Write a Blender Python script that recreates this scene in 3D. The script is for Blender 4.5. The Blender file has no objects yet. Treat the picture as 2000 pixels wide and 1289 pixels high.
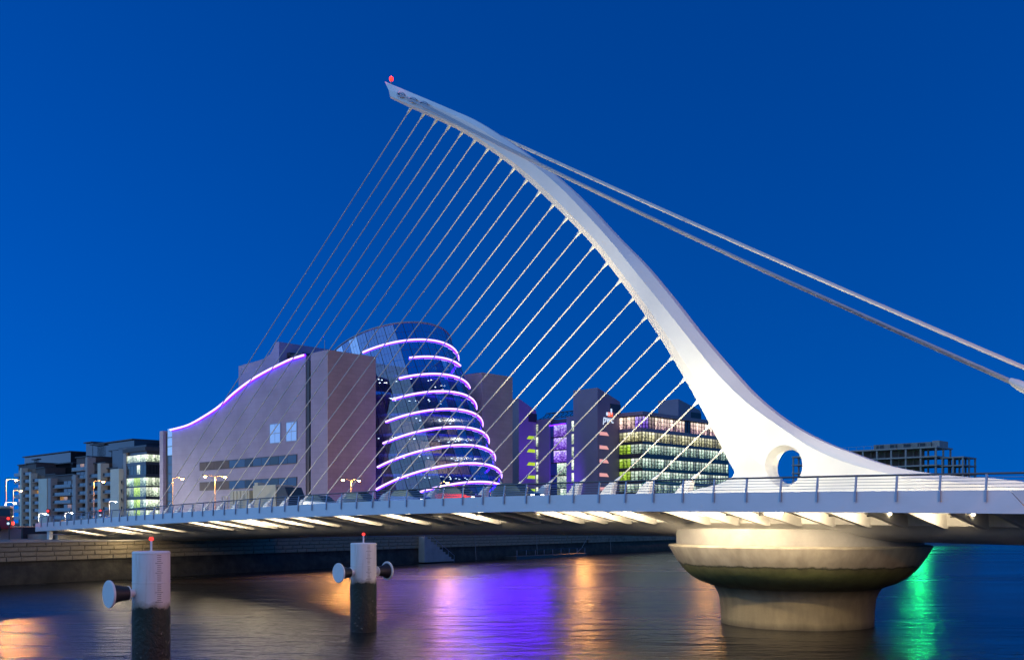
import bpy, bmesh, math, random
from mathutils import Vector
random.seed(7)
RAD = math.radians
sc = bpy.context.scene
C = sc.collection

# ------------------------------------------------------------------ camera
EYE, FPX, HOR = 6.5, 1900.0, 1020.0          # eye height over the water, focal length and horizon row of the 2000 px wide view
cam = bpy.data.cameras.new('camera'); camo = bpy.data.objects.new('camera', cam); C.objects.link(camo)
cam.sensor_width = 36.0; cam.lens = FPX / 2000.0 * 36.0
cam.shift_y = (HOR - 644.5) / 2000.0
cam.clip_start = 0.5; cam.clip_end = 9000
camo.location = (0, 0, EYE); camo.rotation_euler = (RAD(90), 0, 0)
sc.camera = camo

# ------------------------------------------------------------------ dusk sky and the last glow of the sun
world = bpy.data.worlds.new('World'); sc.world = world; world.use_nodes = True
wn = world.node_tree; bg = wn.nodes['Background']
sky = wn.nodes.new('ShaderNodeTexSky'); sky.sky_type = 'NISHITA'; sky.sun_disc = False
sky.sun_elevation = RAD(2.2); sky.sun_rotation = RAD(105)
sky.air_density = 1.0; sky.dust_density = 0.3; sky.ozone_density = 7.6; sky.altitude = 0
# keep clear of the sooty band Nishita draws right at the horizon: look a few degrees higher, evenly all round
tcw = wn.nodes.new('ShaderNodeTexCoord'); va = wn.nodes.new('ShaderNodeVectorMath'); va.operation = 'ADD'; va.inputs[1].default_value = (0, 0, 0.25)
vm = wn.nodes.new('ShaderNodeVectorMath'); vm.operation = 'NORMALIZE'
wn.links.new(tcw.outputs['Generated'], va.inputs[0]); wn.links.new(va.outputs[0], vm.inputs[0]); wn.links.new(vm.outputs[0], sky.inputs[0])
wn.links.new(sky.outputs[0], bg.inputs[0]); bg.inputs[1].default_value = 0.085
sun = bpy.data.lights.new('afterglow', 'SUN'); suno = bpy.data.objects.new('afterglow', sun); C.objects.link(suno)
sun.energy = 0.35; sun.angle = RAD(140); sun.color = (0.34, 0.64, 1.0)
az = RAD(-118); el = RAD(14)
suno.rotation_euler = Vector((-math.sin(az) * math.cos(el), -math.cos(az) * math.cos(el), -math.sin(el))).to_track_quat('-Z', 'Y').to_euler()
suno.location = (-60, -40, 80)
vs = sc.view_settings
vs.view_transform = 'Standard'; vs.look = 'None'; vs.exposure = 2.6; vs.gamma = 1.0; vs.use_curve_mapping = False
sc.render.engine = 'CYCLES'
cy = sc.cycles
cy.use_denoising = True; cy.denoising_prefilter = 'ACCURATE'; cy.max_bounces = 6; cy.diffuse_bounces = 2; cy.glossy_bounces = 4; cy.transparent_max_bounces = 10
cy.transmission_bounces = 4; cy.sample_clamp_indirect = 2.0; cy.caustics_reflective = False; cy.caustics_refractive = False
cy.use_light_tree = True; cy.use_adaptive_sampling = False; cy.light_sampling_threshold = 0.0

# ------------------------------------------------------------------ city frame: u along the river, t across it (bridge axis), origin at the pier
OX, OY = 18.4, 63.0
DX, DY = -0.7177, 0.6967
NX, NY = 0.6967, 0.7177
ANG = math.atan2(NY, NX)
def W(t, u, z=0.0): return Vector((OX + t * DX + u * NX, OY + t * DY + u * NY, z))
def tu(x, y): return ((x - OX) * DX + (y - OY) * DY, (x - OX) * NX + (y - OY) * NY)
def at_u(px, py, u):
    ox, oy = OX + u * NX, OY + u * NY
    r = (px - 1000) / FPX
    t = (ox - r * oy) / (r * DY - DX); Y = oy + t * DY
    return t, EYE + (HOR - py) / FPX * Y
def at_t(px, py, t):
    ox, oy = OX + t * DX, OY + t * DY
    r = (px - 1000) / FPX
    u = (ox - r * oy) / (r * NY - NX); Y = oy + u * NY
    return u, EYE + (HOR - py) / FPX * Y
def at_d(px, py, D): return Vector(((px - 1000) / FPX * D, D, EYE + (HOR - py) / FPX * D))

# ------------------------------------------------------------------ materials
MATS = {}
def N(nt, kind, **kw):
    n = nt.nodes.new(kind)
    for k, v in kw.items():
        if k.startswith('_'): n.inputs[int(k[1:])].default_value = v
        else: setattr(n, k, v)
    return n
def pmat(name, col, rough=0.5, metal=0.0, var=0.12, scale=1.5, bump=0.0, bscale=20.0, stretch=(1, 1, 1), dirt=None, dirt_amt=0.0, dscale=0.6):
    m = bpy.data.materials.new(name); m.use_nodes = True; nt = m.node_tree; b = nt.nodes['Principled BSDF']
    b.inputs['Roughness'].default_value = rough; b.inputs['Metallic'].default_value = metal
    tc = N(nt, 'ShaderNodeTexCoord'); mp = N(nt, 'ShaderNodeMapping'); mp.inputs['Scale'].default_value = stretch
    nt.links.new(tc.outputs['Object'], mp.inputs[0])
    nz = N(nt, 'ShaderNodeTexNoise'); nz.inputs['Scale'].default_value = scale; nz.inputs['Detail'].default_value = 6; nz.inputs['Roughness'].default_value = 0.6
    nt.links.new(mp.outputs[0], nz.inputs[0])
    mr = N(nt, 'ShaderNodeMapRange'); mr.inputs[1].default_value = 0.3; mr.inputs[2].default_value = 0.7; mr.inputs[3].default_value = 1 - var; mr.inputs[4].default_value = 1 + var
    nt.links.new(nz.outputs[0], mr.inputs[0])
    mx = N(nt, 'ShaderNodeMix', data_type='RGBA', blend_type='MULTIPLY'); mx.inputs[0].default_value = 1.0
    mx.inputs[6].default_value = (*col, 1); nt.links.new(mr.outputs[0], mx.inputs[7])
    out = mx.outputs[2]
    if dirt:
        n2 = N(nt, 'ShaderNodeTexNoise'); n2.inputs['Scale'].default_value = dscale; n2.inputs['Detail'].default_value = 8; n2.inputs['Roughness'].default_value = 0.65
        nt.links.new(mp.outputs[0], n2.inputs[0])
        m2 = N(nt, 'ShaderNodeMapRange'); m2.inputs[1].default_value = 0.48; m2.inputs[2].default_value = 0.72; m2.inputs[3].default_value = 0; m2.inputs[4].default_value = dirt_amt
        nt.links.new(n2.outputs[0], m2.inputs[0])
        m3 = N(nt, 'ShaderNodeMix', data_type='RGBA'); m3.inputs[7].default_value = (*dirt, 1)
        nt.links.new(m2.outputs[0], m3.inputs[0]); nt.links.new(out, m3.inputs[6]); out = m3.outputs[2]
    nt.links.new(out, b.inputs['Base Color'])
    if bump:
        nb = N(nt, 'ShaderNodeTexNoise'); nb.inputs['Scale'].default_value = bscale; nb.inputs['Detail'].default_value = 5
        nt.links.new(mp.outputs[0], nb.inputs[0])
        bp = N(nt, 'ShaderNodeBump'); bp.inputs['Strength'].default_value = bump; bp.inputs['Distance'].default_value = 0.05
        nt.links.new(nb.outputs[0], bp.inputs['Height']); nt.links.new(bp.outputs[0], b.inputs['Normal'])
    MATS[name] = m
    return m
def emat(name, col, strength, light=False):
    m = bpy.data.materials.new(name); m.use_nodes = True; nt = m.node_tree; b = nt.nodes['Principled BSDF']
    b.inputs['Base Color'].default_value = (*[min(0.8, c) for c in col], 1); b.inputs['Roughness'].default_value = 0.4
    b.inputs['Emission Color'].default_value = (*col, 1); b.inputs['Emission Strength'].default_value = strength
    if not light: m.cycles.emission_sampling = 'NONE'
    MATS[name] = m
    return m
def lit_window(name, cols, lo, hi, scale=(1.6, 1.6, 2.2)):
    """a lit office pane: uneven room light behind glass, changing from pane to pane"""
    m = bpy.data.materials.new(name); m.use_nodes = True; nt = m.node_tree; b = nt.nodes['Principled BSDF']
    b.inputs['Base Color'].default_value = (0.02, 0.025, 0.03, 1); b.inputs['Roughness'].default_value = 0.08
    ge = N(nt, 'ShaderNodeNewGeometry'); mp = N(nt, 'ShaderNodeMapping'); mp.inputs['Scale'].default_value = scale
    nt.links.new(ge.outputs['Position'], mp.inputs[0])
    nz = N(nt, 'ShaderNodeTexNoise'); nz.inputs['Scale'].default_value = 1.0; nz.inputs['Detail'].default_value = 4; nz.inputs['Roughness'].default_value = 0.7
    nt.links.new(mp.outputs[0], nz.inputs[0])
    cr = N(nt, 'ShaderNodeValToRGB'); e = cr.color_ramp.elements
    e[0].position = 0.40; e[0].color = (*cols[0], 1); e[1].position = 0.70; e[1].color = (*cols[2], 1)
    k = e.new(0.54); k.color = (*cols[1], 1)
    tcw_ = N(nt, 'ShaderNodeTexCoord'); sp = N(nt, 'ShaderNodeSeparateXYZ'); nt.links.new(tcw_.outputs['Generated'], sp.inputs[0])
    sh = N(nt, 'ShaderNodeMapRange'); sh.inputs[3].default_value = -0.10; sh.inputs[4].default_value = 0.13; nt.links.new(sp.outputs[2], sh.inputs[0])
    sm = N(nt, 'ShaderNodeMath', operation='ADD'); nt.links.new(nz.outputs[0], sm.inputs[0]); nt.links.new(sh.outputs[0], sm.inputs[1])
    nt.links.new(sm.outputs[0], cr.inputs[0])
    oi = N(nt, 'ShaderNodeObjectInfo')
    mr = N(nt, 'ShaderNodeMapRange'); mr.inputs[3].default_value = lo; mr.inputs[4].default_value = hi
    nt.links.new(oi.outputs['Random'], mr.inputs[0])
    m.cycles.emission_sampling = 'NONE'
    nt.links.new(cr.outputs[0], b.inputs['Emission Color']); nt.links.new(mr.outputs[0], b.inputs['Emission Strength'])
    MATS[name] = m
    return m
def panel_mat(name, col, bw, bh, rough=0.55, joint=0.84, tone=0.05):
    """stone cladding: long panels with dark thin joints, coordinates in the wall's own frame (u along x or t along y, z up)"""
    m = bpy.data.materials.new(name); m.use_nodes = True; nt = m.node_tree; b = nt.nodes['Principled BSDF']
    b.inputs['Roughness'].default_value = rough
    tc = N(nt, 'ShaderNodeTexCoord'); sx = N(nt, 'ShaderNodeSeparateXYZ'); nt.links.new(tc.outputs['Object'], sx.inputs[0])
    ad = N(nt, 'ShaderNodeMath', operation='ADD'); nt.links.new(sx.outputs[0], ad.inputs[0]); nt.links.new(sx.outputs[1], ad.inputs[1])
    cb = N(nt, 'ShaderNodeCombineXYZ'); nt.links.new(ad.outputs[0], cb.inputs[0]); nt.links.new(sx.outputs[2], cb.inputs[1])
    br = N(nt, 'ShaderNodeTexBrick'); br.offset = 0.5
    br.inputs['Color1'].default_value = (*[c * (1 + tone) for c in col], 1); br.inputs['Color2'].default_value = (*[c * (1 - tone) for c in col], 1)
    br.inputs['Mortar'].default_value = (*[c * joint for c in col], 1)
    br.inputs['Scale'].default_value = 1.0; br.inputs['Mortar Size'].default_value = 0.035; br.inputs['Mortar Smooth'].default_value = 0.2
    br.inputs['Brick Width'].default_value = bw; br.inputs['Row Height'].default_value = bh
    nt.links.new(cb.outputs[0], br.inputs[0])
    nz = N(nt, 'ShaderNodeTexNoise'); nz.inputs['Scale'].default_value = 0.15; nz.inputs['Detail'].default_value = 6; nt.links.new(tc.outputs['Object'], nz.inputs[0])
    mr = N(nt, 'ShaderNodeMapRange'); mr.inputs[1].default_value = 0.3; mr.inputs[2].default_value = 0.7; mr.inputs[3].default_value = 0.86; mr.inputs[4].default_value = 1.12
    nt.links.new(nz.outputs[0], mr.inputs[0])
    mx = N(nt, 'ShaderNodeMix', data_type='RGBA', blend_type='MULTIPLY'); mx.inputs[0].default_value = 1
    nt.links.new(br.outputs[0], mx.inputs[6]); nt.links.new(mr.outputs[0], mx.inputs[7]); nt.links.new(mx.outputs[2], b.inputs['Base Color'])
    bp = N(nt, 'ShaderNodeBump'); bp.inputs['Strength'].default_value = 0.4; bp.inputs['Distance'].default_value = 0.02; bp.invert = True
    nt.links.new(br.outputs['Fac'], bp.inputs['Height']); nt.links.new(bp.outputs[0], b.inputs['Normal'])
    MATS[name] = m
    return m

pmat('white_steel', (0.74, 0.74, 0.73), 0.38, var=0.03, scale=0.5, dirt=(0.55, 0.54, 0.5), dirt_amt=0.15, dscale=0.35)
pmat('fascia_paint', (0.72, 0.73, 0.75), 0.32, var=0.03, scale=0.3, dirt=(0.5, 0.5, 0.5), dirt_amt=0.18, dscale=0.5, stretch=(1, 1, 2.5))
pmat('soffit_steel', (0.76, 0.74, 0.69), 0.5, var=0.05, scale=0.6, dirt=(0.3, 0.29, 0.27), dirt_amt=0.25, dscale=0.4)
pmat('rail_steel', (0.30, 0.33, 0.40), 0.35, 0.6, var=0.04)
pmat('handrail_steel', (0.14, 0.13, 0.13), 0.3, 0.6, var=0.05)
pmat('cable_sheath', (0.66, 0.63, 0.58), 0.65, var=0.03)
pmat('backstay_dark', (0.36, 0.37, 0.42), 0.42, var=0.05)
pmat('asphalt', (0.05, 0.05, 0.052), 0.85, var=0.15, scale=3, bump=0.2, bscale=60)
pmat('paving', (0.24, 0.23, 0.22), 0.8, var=0.12, scale=2)
pmat('quay_stone', (0.30, 0.25, 0.16), 0.9, var=0.35, scale=1.6, bump=0.6, bscale=7, dirt=(0.05, 0.05, 0.035), dirt_amt=0.7, dscale=0.5)
pmat('quay_lower', (0.045, 0.04, 0.028), 0.85, var=0.5, scale=0.9, bump=0.6, bscale=4, dirt=(0.012, 0.014, 0.009), dirt_amt=0.8, dscale=0.3)
pmat('concrete', (0.33, 0.31, 0.28), 0.85, var=0.12, scale=0.9, bump=0.25, bscale=12)
pmat('frame_concrete', (0.36, 0.31, 0.28), 0.9, var=0.15, scale=0.5)
pmat('block_wall', (0.24, 0.22, 0.2), 0.9, var=0.15, scale=0.4)
pmat('rubber', (0.012, 0.013, 0.02), 0.55, var=0.2)
pmat('dark_frame', (0.03, 0.032, 0.036), 0.45, var=0.1)
pmat('dark_metal', (0.06, 0.06, 0.065), 0.4, 0.4, var=0.1)
pmat('pole_steel', (0.35, 0.33, 0.30), 0.4, 0.5, var=0.05)
pmat('roof_dark', (0.05, 0.055, 0.06), 0.6, var=0.15)
pmat('apartment_wall', (0.09, 0.075, 0.07), 0.7, var=0.25, scale=0.3)
pmat('timber_panel', (0.16, 0.09, 0.05), 0.6, var=0.2)
pmat('cream_render', (0.62, 0.60, 0.48), 0.7, var=0.06, scale=0.2)
pmat('slab_concrete', (0.34, 0.33, 0.32), 0.8, var=0.1)
pmat('pwc_stone', (0.22, 0.18, 0.24), 0.6, var=0.08, scale=0.2)
pmat('spandrel', (0.045, 0.05, 0.055), 0.3, var=0.1)
pmat('interior_panel', (0.30, 0.20, 0.14), 0.6, var=0.3, scale=0.25)
pmat('interior_slab', (0.40, 0.40, 0.42), 0.6, var=0.1)
pmat('black_tyre', (0.015, 0.015, 0.015), 0.8)
pmat('alloy', (0.5, 0.5, 0.5), 0.3, 0.8)
pmat('truck_box', (0.60, 0.50, 0.33), 0.5, var=0.06)
pmat('ground_paving', (0.13, 0.125, 0.12), 0.85, var=0.2, scale=0.4)
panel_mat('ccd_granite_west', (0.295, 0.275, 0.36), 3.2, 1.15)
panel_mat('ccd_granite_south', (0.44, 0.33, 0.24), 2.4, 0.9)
def car_paint(name, col):
    m = pmat(name, col, 0.18, 0.1, var=0.02); m.node_tree.nodes['Principled BSDF'].inputs['Coat Weight'].default_value = 0.7
car_paint('paint_red', (0.45, 0.02, 0.018)); car_paint('paint_black', (0.012, 0.013, 0.015)); car_paint('paint_silver', (0.42, 0.43, 0.44)); car_paint('paint_white', (0.7, 0.7, 0.68)); car_paint('paint_blue', (0.03, 0.06, 0.2))

def glassy(name, tint, base_refl=0.25, rough=0.03, top=0.95):
    m = bpy.data.materials.new(name); m.use_nodes = True; nt = m.node_tree
    nt.nodes.remove(nt.nodes['Principled BSDF']); out = nt.nodes['Material Output']
    tr = N(nt, 'ShaderNodeBsdfTransparent'); tr.inputs[0].default_value = (*tint, 1)
    gl = N(nt, 'ShaderNodeBsdfGlossy'); gl.inputs[0].default_value = (0.85, 0.9, 1.0, 1); gl.inputs['Roughness'].default_value = rough
    lw = N(nt, 'ShaderNodeLayerWeight'); lw.inputs[0].default_value = 0.35
    mr = N(nt, 'ShaderNodeMapRange'); mr.inputs[3].default_value = base_refl; mr.inputs[4].default_value = top
    nt.links.new(lw.outputs['Fresnel'], mr.inputs[0])
    mx = N(nt, 'ShaderNodeMixShader'); nt.links.new(mr.outputs[0], mx.inputs[0]); nt.links.new(tr.outputs[0], mx.inputs[1]); nt.links.new(gl.outputs[0], mx.inputs[2])
    nt.links.new(mx.outputs[0], out.inputs[0]); MATS[name] = m
    return m
glassy('drum_glass', (0.45, 0.62, 0.85), 0.17, top=0.65)
glassy('clear_glass', (0.8, 0.9, 0.92), 0.15)
def dark_glass(name, col, rough=0.05):
    m = bpy.data.materials.new(name); m.use_nodes = True; b = m.node_tree.nodes['Principled BSDF']
    b.inputs['Base Color'].default_value = (*col, 1); b.inputs['Roughness'].default_value = rough; b.inputs['IOR'].default_value = 1.45; MATS[name] = m
dark_glass('window_dark', (0.02, 0.025, 0.03)); dark_glass('window_teal', (0.03, 0.06, 0.07)); dark_glass('window_blue', (0.04, 0.09, 0.16)); dark_glass('car_glass', (0.05, 0.07, 0.07))
emat('led_violet', (0.065, 0.004, 1.0), 1.5, True)
emat('led_core', (0.66, 0.42, 1.0), 0.42)
emat('lamp_sodium', (1.0, 0.50, 0.14), 14.0)
emat('lamp_white', (0.95, 0.97, 1.0), 10.0)
emat('lamp_warm', (1.0, 0.82, 0.55), 3.0)
emat('lens_red', (1.0, 0.02, 0.012), 0.7)
emat('lens_green', (0.015, 1.0, 0.22), 55.0, True)
emat('tail_red', (1.0, 0.04, 0.02), 0.9)
emat('downlight', (1.0, 0.95, 0.9), 1.2)
emat('sign_white', (0.7, 0.85, 1.0), 0.14)
emat('sign_red', (0.9, 0.12, 0.05), 0.2)
emat('glow_lime', (0.52, 0.85, 0.02), 0.11)
emat('glow_pink', (1.0, 0.42, 0.36), 0.12)
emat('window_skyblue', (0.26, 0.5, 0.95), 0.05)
lit_window('lit_top', [(0.16, 0.08, 0.12), (0.9, 0.62, 0.5), (1.0, 0.9, 0.68)], 0.05, 0.36)
lit_window('lit_yellow', [(0.10, 0.09, 0.03), (0.62, 0.58, 0.28), (1.0, 0.97, 0.72)], 0.06, 0.30)
lit_window('lit_green', [(0.04, 0.07, 0.05), (0.42, 0.6, 0.45), (0.95, 1.0, 0.85)], 0.05, 0.30)
lit_window('lit_lime', [(0.12, 0.2, 0.01), (0.4, 0.65, 0.03), (0.8, 1.0, 0.3)], 0.114, 0.238)
lit_window('lit_white', [(0.10, 0.13, 0.10), (0.6, 0.72, 0.5), (1.0, 1.0, 0.85)], 0.133, 0.340)
lit_window('lit_violet', [(0.08, 0.02, 0.3), (0.3, 0.15, 0.8), (0.75, 0.7, 1.0)], 0.114, 0.238)
lit_window('lit_orange', [(0.1, 0.04, 0.0), (0.6, 0.25, 0.04), (1.0, 0.6, 0.2)], 0.04, 0.12)

def pier_mat():
    m = bpy.data.materials.new('pier_concrete'); m.use_nodes = True; nt = m.node_tree; b = nt.nodes['Principled BSDF']; b.inputs['Roughness'].default_value = 0.85
    tc = N(nt, 'ShaderNodeTexCoord'); sx = N(nt, 'ShaderNodeSeparateXYZ'); nt.links.new(tc.outputs['Object'], sx.inputs[0])
    nz = N(nt, 'ShaderNodeTexNoise'); nz.inputs['Scale'].default_value = 0.8; nz.inputs['Detail'].default_value = 8; nz.inputs['Roughness'].default_value = 0.65; nt.links.new(tc.outputs['Object'], nz.inputs[0])
    mp = N(nt, 'ShaderNodeMapping'); mp.inputs['Scale'].default_value = (1.1, 1.1, 0.35); nt.links.new(tc.outputs['Object'], mp.inputs[0])
    st = N(nt, 'ShaderNodeTexNoise'); st.inputs['Scale'].default_value = 1.2; st.inputs['Detail'].default_value = 6; nt.links.new(mp.outputs[0], st.inputs[0])
    # height plus a little noise drives the tide bands
    ad = N(nt, 'ShaderNodeMath', operation='MULTIPLY_ADD'); nt.links.new(nz.outputs[0], ad.inputs[0]); ad.inputs[1].default_value = 0.5; nt.links.new(sx.outputs[2], ad.inputs[2])
    mr = N(nt, 'ShaderNodeMapRange'); mr.inputs[1].default_value = 0.0; mr.inputs[2].default_value = 7.0; nt.links.new(ad.outputs[0], mr.inputs[0])
    cr = N(nt, 'ShaderNodeValToRGB'); el = cr.color_ramp.elements
    stops = [(0.0, (0.03, 0.022, 0.014)), (0.10, (0.30, 0.235, 0.125)), (0.30, (0.27, 0.21, 0.11)), (0.38, (0.09, 0.08, 0.04)), (0.44, (0.10, 0.11, 0.035)), (0.52, (0.15, 0.165, 0.045)), (0.575, (0.16, 0.15, 0.06)), (0.585, (0.035, 0.04, 0.02)), (0.60, (0.36, 0.31, 0.22)), (0.75, (0.42, 0.37, 0.28)), (1.0, (0.46, 0.43, 0.36))]
    el[0].position, el[0].color = stops[0][0], (*stops[0][1], 1); el[1].position, el[1].color = stops[-1][0], (*stops[-1][1], 1)
    for p, c in stops[1:-1]: k = el.new(p); k.color = (*c, 1)
    nt.links.new(mr.outputs[0], cr.inputs[0])
    m2 = N(nt, 'ShaderNodeMapRange'); m2.inputs[1].default_value = 0.35; m2.inputs[2].default_value = 0.68; m2.inputs[3].default_value = 1.10; m2.inputs[4].default_value = 0.76; nt.links.new(st.outputs[0], m2.inputs[0])
    mx = N(nt, 'ShaderNodeMix', data_type='RGBA', blend_type='MULTIPLY'); mx.inputs[0].default_value = 1; nt.links.new(cr.outputs[0], mx.inputs[6]); nt.links.new(m2.outputs[0], mx.inputs[7])
    nt.links.new(mx.outputs[2], b.inputs['Base Color'])
    bp = N(nt, 'ShaderNodeBump'); bp.inputs['Strength'].default_value = 0.35; bp.inputs['Distance'].default_value = 0.06
    n3 = N(nt, 'ShaderNodeTexNoise'); n3.inputs['Scale'].default_value = 5; n3.inputs['Detail'].default_value = 8; nt.links.new(tc.outputs['Object'], n3.inputs[0])
    nt.links.new(n3.outputs[0], bp.inputs['Height']); nt.links.new(bp.outputs[0], b.inputs['Normal']); MATS['pier_concrete'] = m
pier_mat()
def dolphin_mat():
    m = bpy.data.materials.new('dolphin_paint'); m.use_nodes = True; nt = m.node_tree; b = nt.nodes['Principled BSDF']; b.inputs['Roughness'].default_value = 0.6
    tc = N(nt, 'ShaderNodeTexCoord'); sx = N(nt, 'ShaderNodeSeparateXYZ'); nt.links.new(tc.outputs['Object'], sx.inputs[0])
    nz = N(nt, 'ShaderNodeTexNoise'); nz.inputs['Scale'].default_value = 1.6; nz.inputs['Detail'].default_value = 8; nz.inputs['Roughness'].default_value = 0.7; nt.links.new(tc.outputs['Object'], nz.inputs[0])
    ad = N(nt, 'ShaderNodeMath', operation='MULTIPLY_ADD'); nt.links.new(nz.outputs[0], ad.inputs[0]); ad.inputs[1].default_value = 0.8; nt.links.new(sx.outputs[2], ad.inputs[2])
    cr = N(nt, 'ShaderNodeValToRGB'); cr.color_ramp.interpolation = 'LINEAR'; el = cr.color_ramp.elements
    mr = N(nt, 'ShaderNodeMapRange'); mr.inputs[1].default_value = 0.0; mr.inputs[2].default_value = 6.0; nt.links.new(ad.outputs[0], mr.inputs[0])
    el[0].position, el[0].color = 0.0, (0.016, 0.013, 0.010, 1); el[1].position, el[1].color = 1.0, (0.78, 0.77, 0.76, 1)
    for p, c in [(0.25, (0.028, 0.024, 0.017)), (0.40, (0.022, 0.03, 0.018)), (0.545, (0.016, 0.026, 0.015)), (0.555, (0.30, 0.27, 0.20)), (0.60, (0.70, 0.67, 0.62))]:
        k = el.new(p); k.color = (*c, 1)
    nt.links.new(mr.outputs[0], cr.inputs[0])
    vo = N(nt, 'ShaderNodeTexNoise'); vo.inputs['Scale'].default_value = 6.0; vo.inputs['Detail'].default_value = 5; nt.links.new(tc.outputs['Object'], vo.inputs[0])
    th = N(nt, 'ShaderNodeMapRange'); th.inputs[1].default_value = 0.66; th.inputs[2].default_value = 0.70; nt.links.new(vo.outputs[0], th.inputs[0])
    lo = N(nt, 'ShaderNodeMapRange'); lo.inputs[1].default_value = 3.0; lo.inputs[2].default_value = 2.4; nt.links.new(ad.outputs[0], lo.inputs[0])
    mu = N(nt, 'ShaderNodeMath', operation='MULTIPLY'); nt.links.new(th.outputs[0], mu.inputs[0]); nt.links.new(lo.outputs[0], mu.inputs[1])
    mx = N(nt, 'ShaderNodeMix', data_type='RGBA'); mx.inputs[7].default_value = (0.24, 0.21, 0.16, 1); nt.links.new(mu.outputs[0], mx.inputs[0]); nt.links.new(cr.outputs[0], mx.inputs[6])
    sp_ = N(nt, 'ShaderNodeMapping'); sp_.inputs['Scale'].default_value = (4.0, 4.0, 0.35); nt.links.new(tc.outputs['Object'], sp_.inputs[0])
    sn = N(nt, 'ShaderNodeTexNoise'); sn.inputs['Scale'].default_value = 1.5; sn.inputs['Detail'].default_value = 6; nt.links.new(sp_.outputs[0], sn.inputs[0])
    sr = N(nt, 'ShaderNodeMapRange'); sr.inputs[1].default_value = 0.55; sr.inputs[2].default_value = 0.75; sr.inputs[4].default_value = 0.45; nt.links.new(sn.outputs[0], sr.inputs[0])
    sx2 = N(nt, 'ShaderNodeMix', data_type='RGBA', blend_type='MULTIPLY'); sx2.inputs[7].default_value = (0.55, 0.42, 0.30, 1); nt.links.new(sr.outputs[0], sx2.inputs[0]); nt.links.new(mx.outputs[2], sx2.inputs[6])
    nt.links.new(sx2.outputs[2], b.inputs['Base Color'])
    lb = N(nt, 'ShaderNodeMapRange'); lb.inputs[1].default_value = 3.3; lb.inputs[2].default_value = 3.0; lb.inputs[3].default_value = 0.02; lb.inputs[4].default_value = 0.9; nt.links.new(ad.outputs[0], lb.inputs[0])
    bp = N(nt, 'ShaderNodeBump'); bp.inputs['Distance'].default_value = 0.08; nt.links.new(lb.outputs[0], bp.inputs['Strength']); nt.links.new(vo.outputs[0], bp.inputs['Height']); nt.links.new(bp.outputs[0], b.inputs['Normal'])
    MATS['dolphin_paint'] = m
dolphin_mat()
def water_mat():
    m = bpy.data.materials.new('river_water'); m.use_nodes = True; nt = m.node_tree; b = nt.nodes['Principled BSDF']
    b.inputs['Base Color'].default_value = (0.012, 0.013, 0.012, 1); b.inputs['Roughness'].default_value = 0.16; b.inputs['IOR'].default_value = 1.36
    b.inputs['Anisotropic'].default_value = 0.8
    tg = N(nt, 'ShaderNodeCombineXYZ'); tg.inputs[0].default_value = 1.0; nt.links.new(tg.outputs[0], b.inputs['Tangent'])
    ge = N(nt, 'ShaderNodeNewGeometry')
    def rip(sx, sy, rot, scale, det):
        mp = N(nt, 'ShaderNodeMapping'); mp.inputs['Scale'].default_value = (sx, sy, 1); mp.inputs['Rotation'].default_value = (0, 0, rot); nt.links.new(ge.outputs['Position'], mp.inputs[0])
        nz = N(nt, 'ShaderNodeTexNoise'); nz.inputs['Scale'].default_value = scale; nz.inputs['Detail'].default_value = det; nz.inputs['Roughness'].default_value = 0.55; nt.links.new(mp.outputs[0], nz.inputs[0]); return nz
    a = rip(0.35, 1.0, 0.15, 0.55, 3); c = rip(0.5, 1.0, -0.2, 2.2, 3)
    ad = N(nt, 'ShaderNodeMath', operation='MULTIPLY_ADD'); nt.links.new(c.outputs[0], ad.inputs[0]); ad.inputs[1].default_value = 0.34; nt.links.new(a.outputs[0], ad.inputs[2])
    bp = N(nt, 'ShaderNodeBump'); bp.inputs['Strength'].default_value = 1.0; bp.inputs['Distance'].default_value = 0.20; nt.links.new(ad.outputs[0], bp.inputs['Height']); nt.links.new(bp.outputs[0], b.inputs['Normal'])
    sw = rip(0.3, 1.0, 0.25, 0.06, 4)
    mr = N(nt, 'ShaderNodeMapRange'); mr.inputs[1].default_value = 0.35; mr.inputs[2].default_value = 0.65; mr.inputs[3].default_value = 0.19; mr.inputs[4].default_value = 0.30; nt.links.new(sw.outputs[0], mr.inputs[0]); nt.links.new(mr.outputs[0], b.inputs['Roughness'])
    MATS['river_water'] = m
water_mat()

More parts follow.
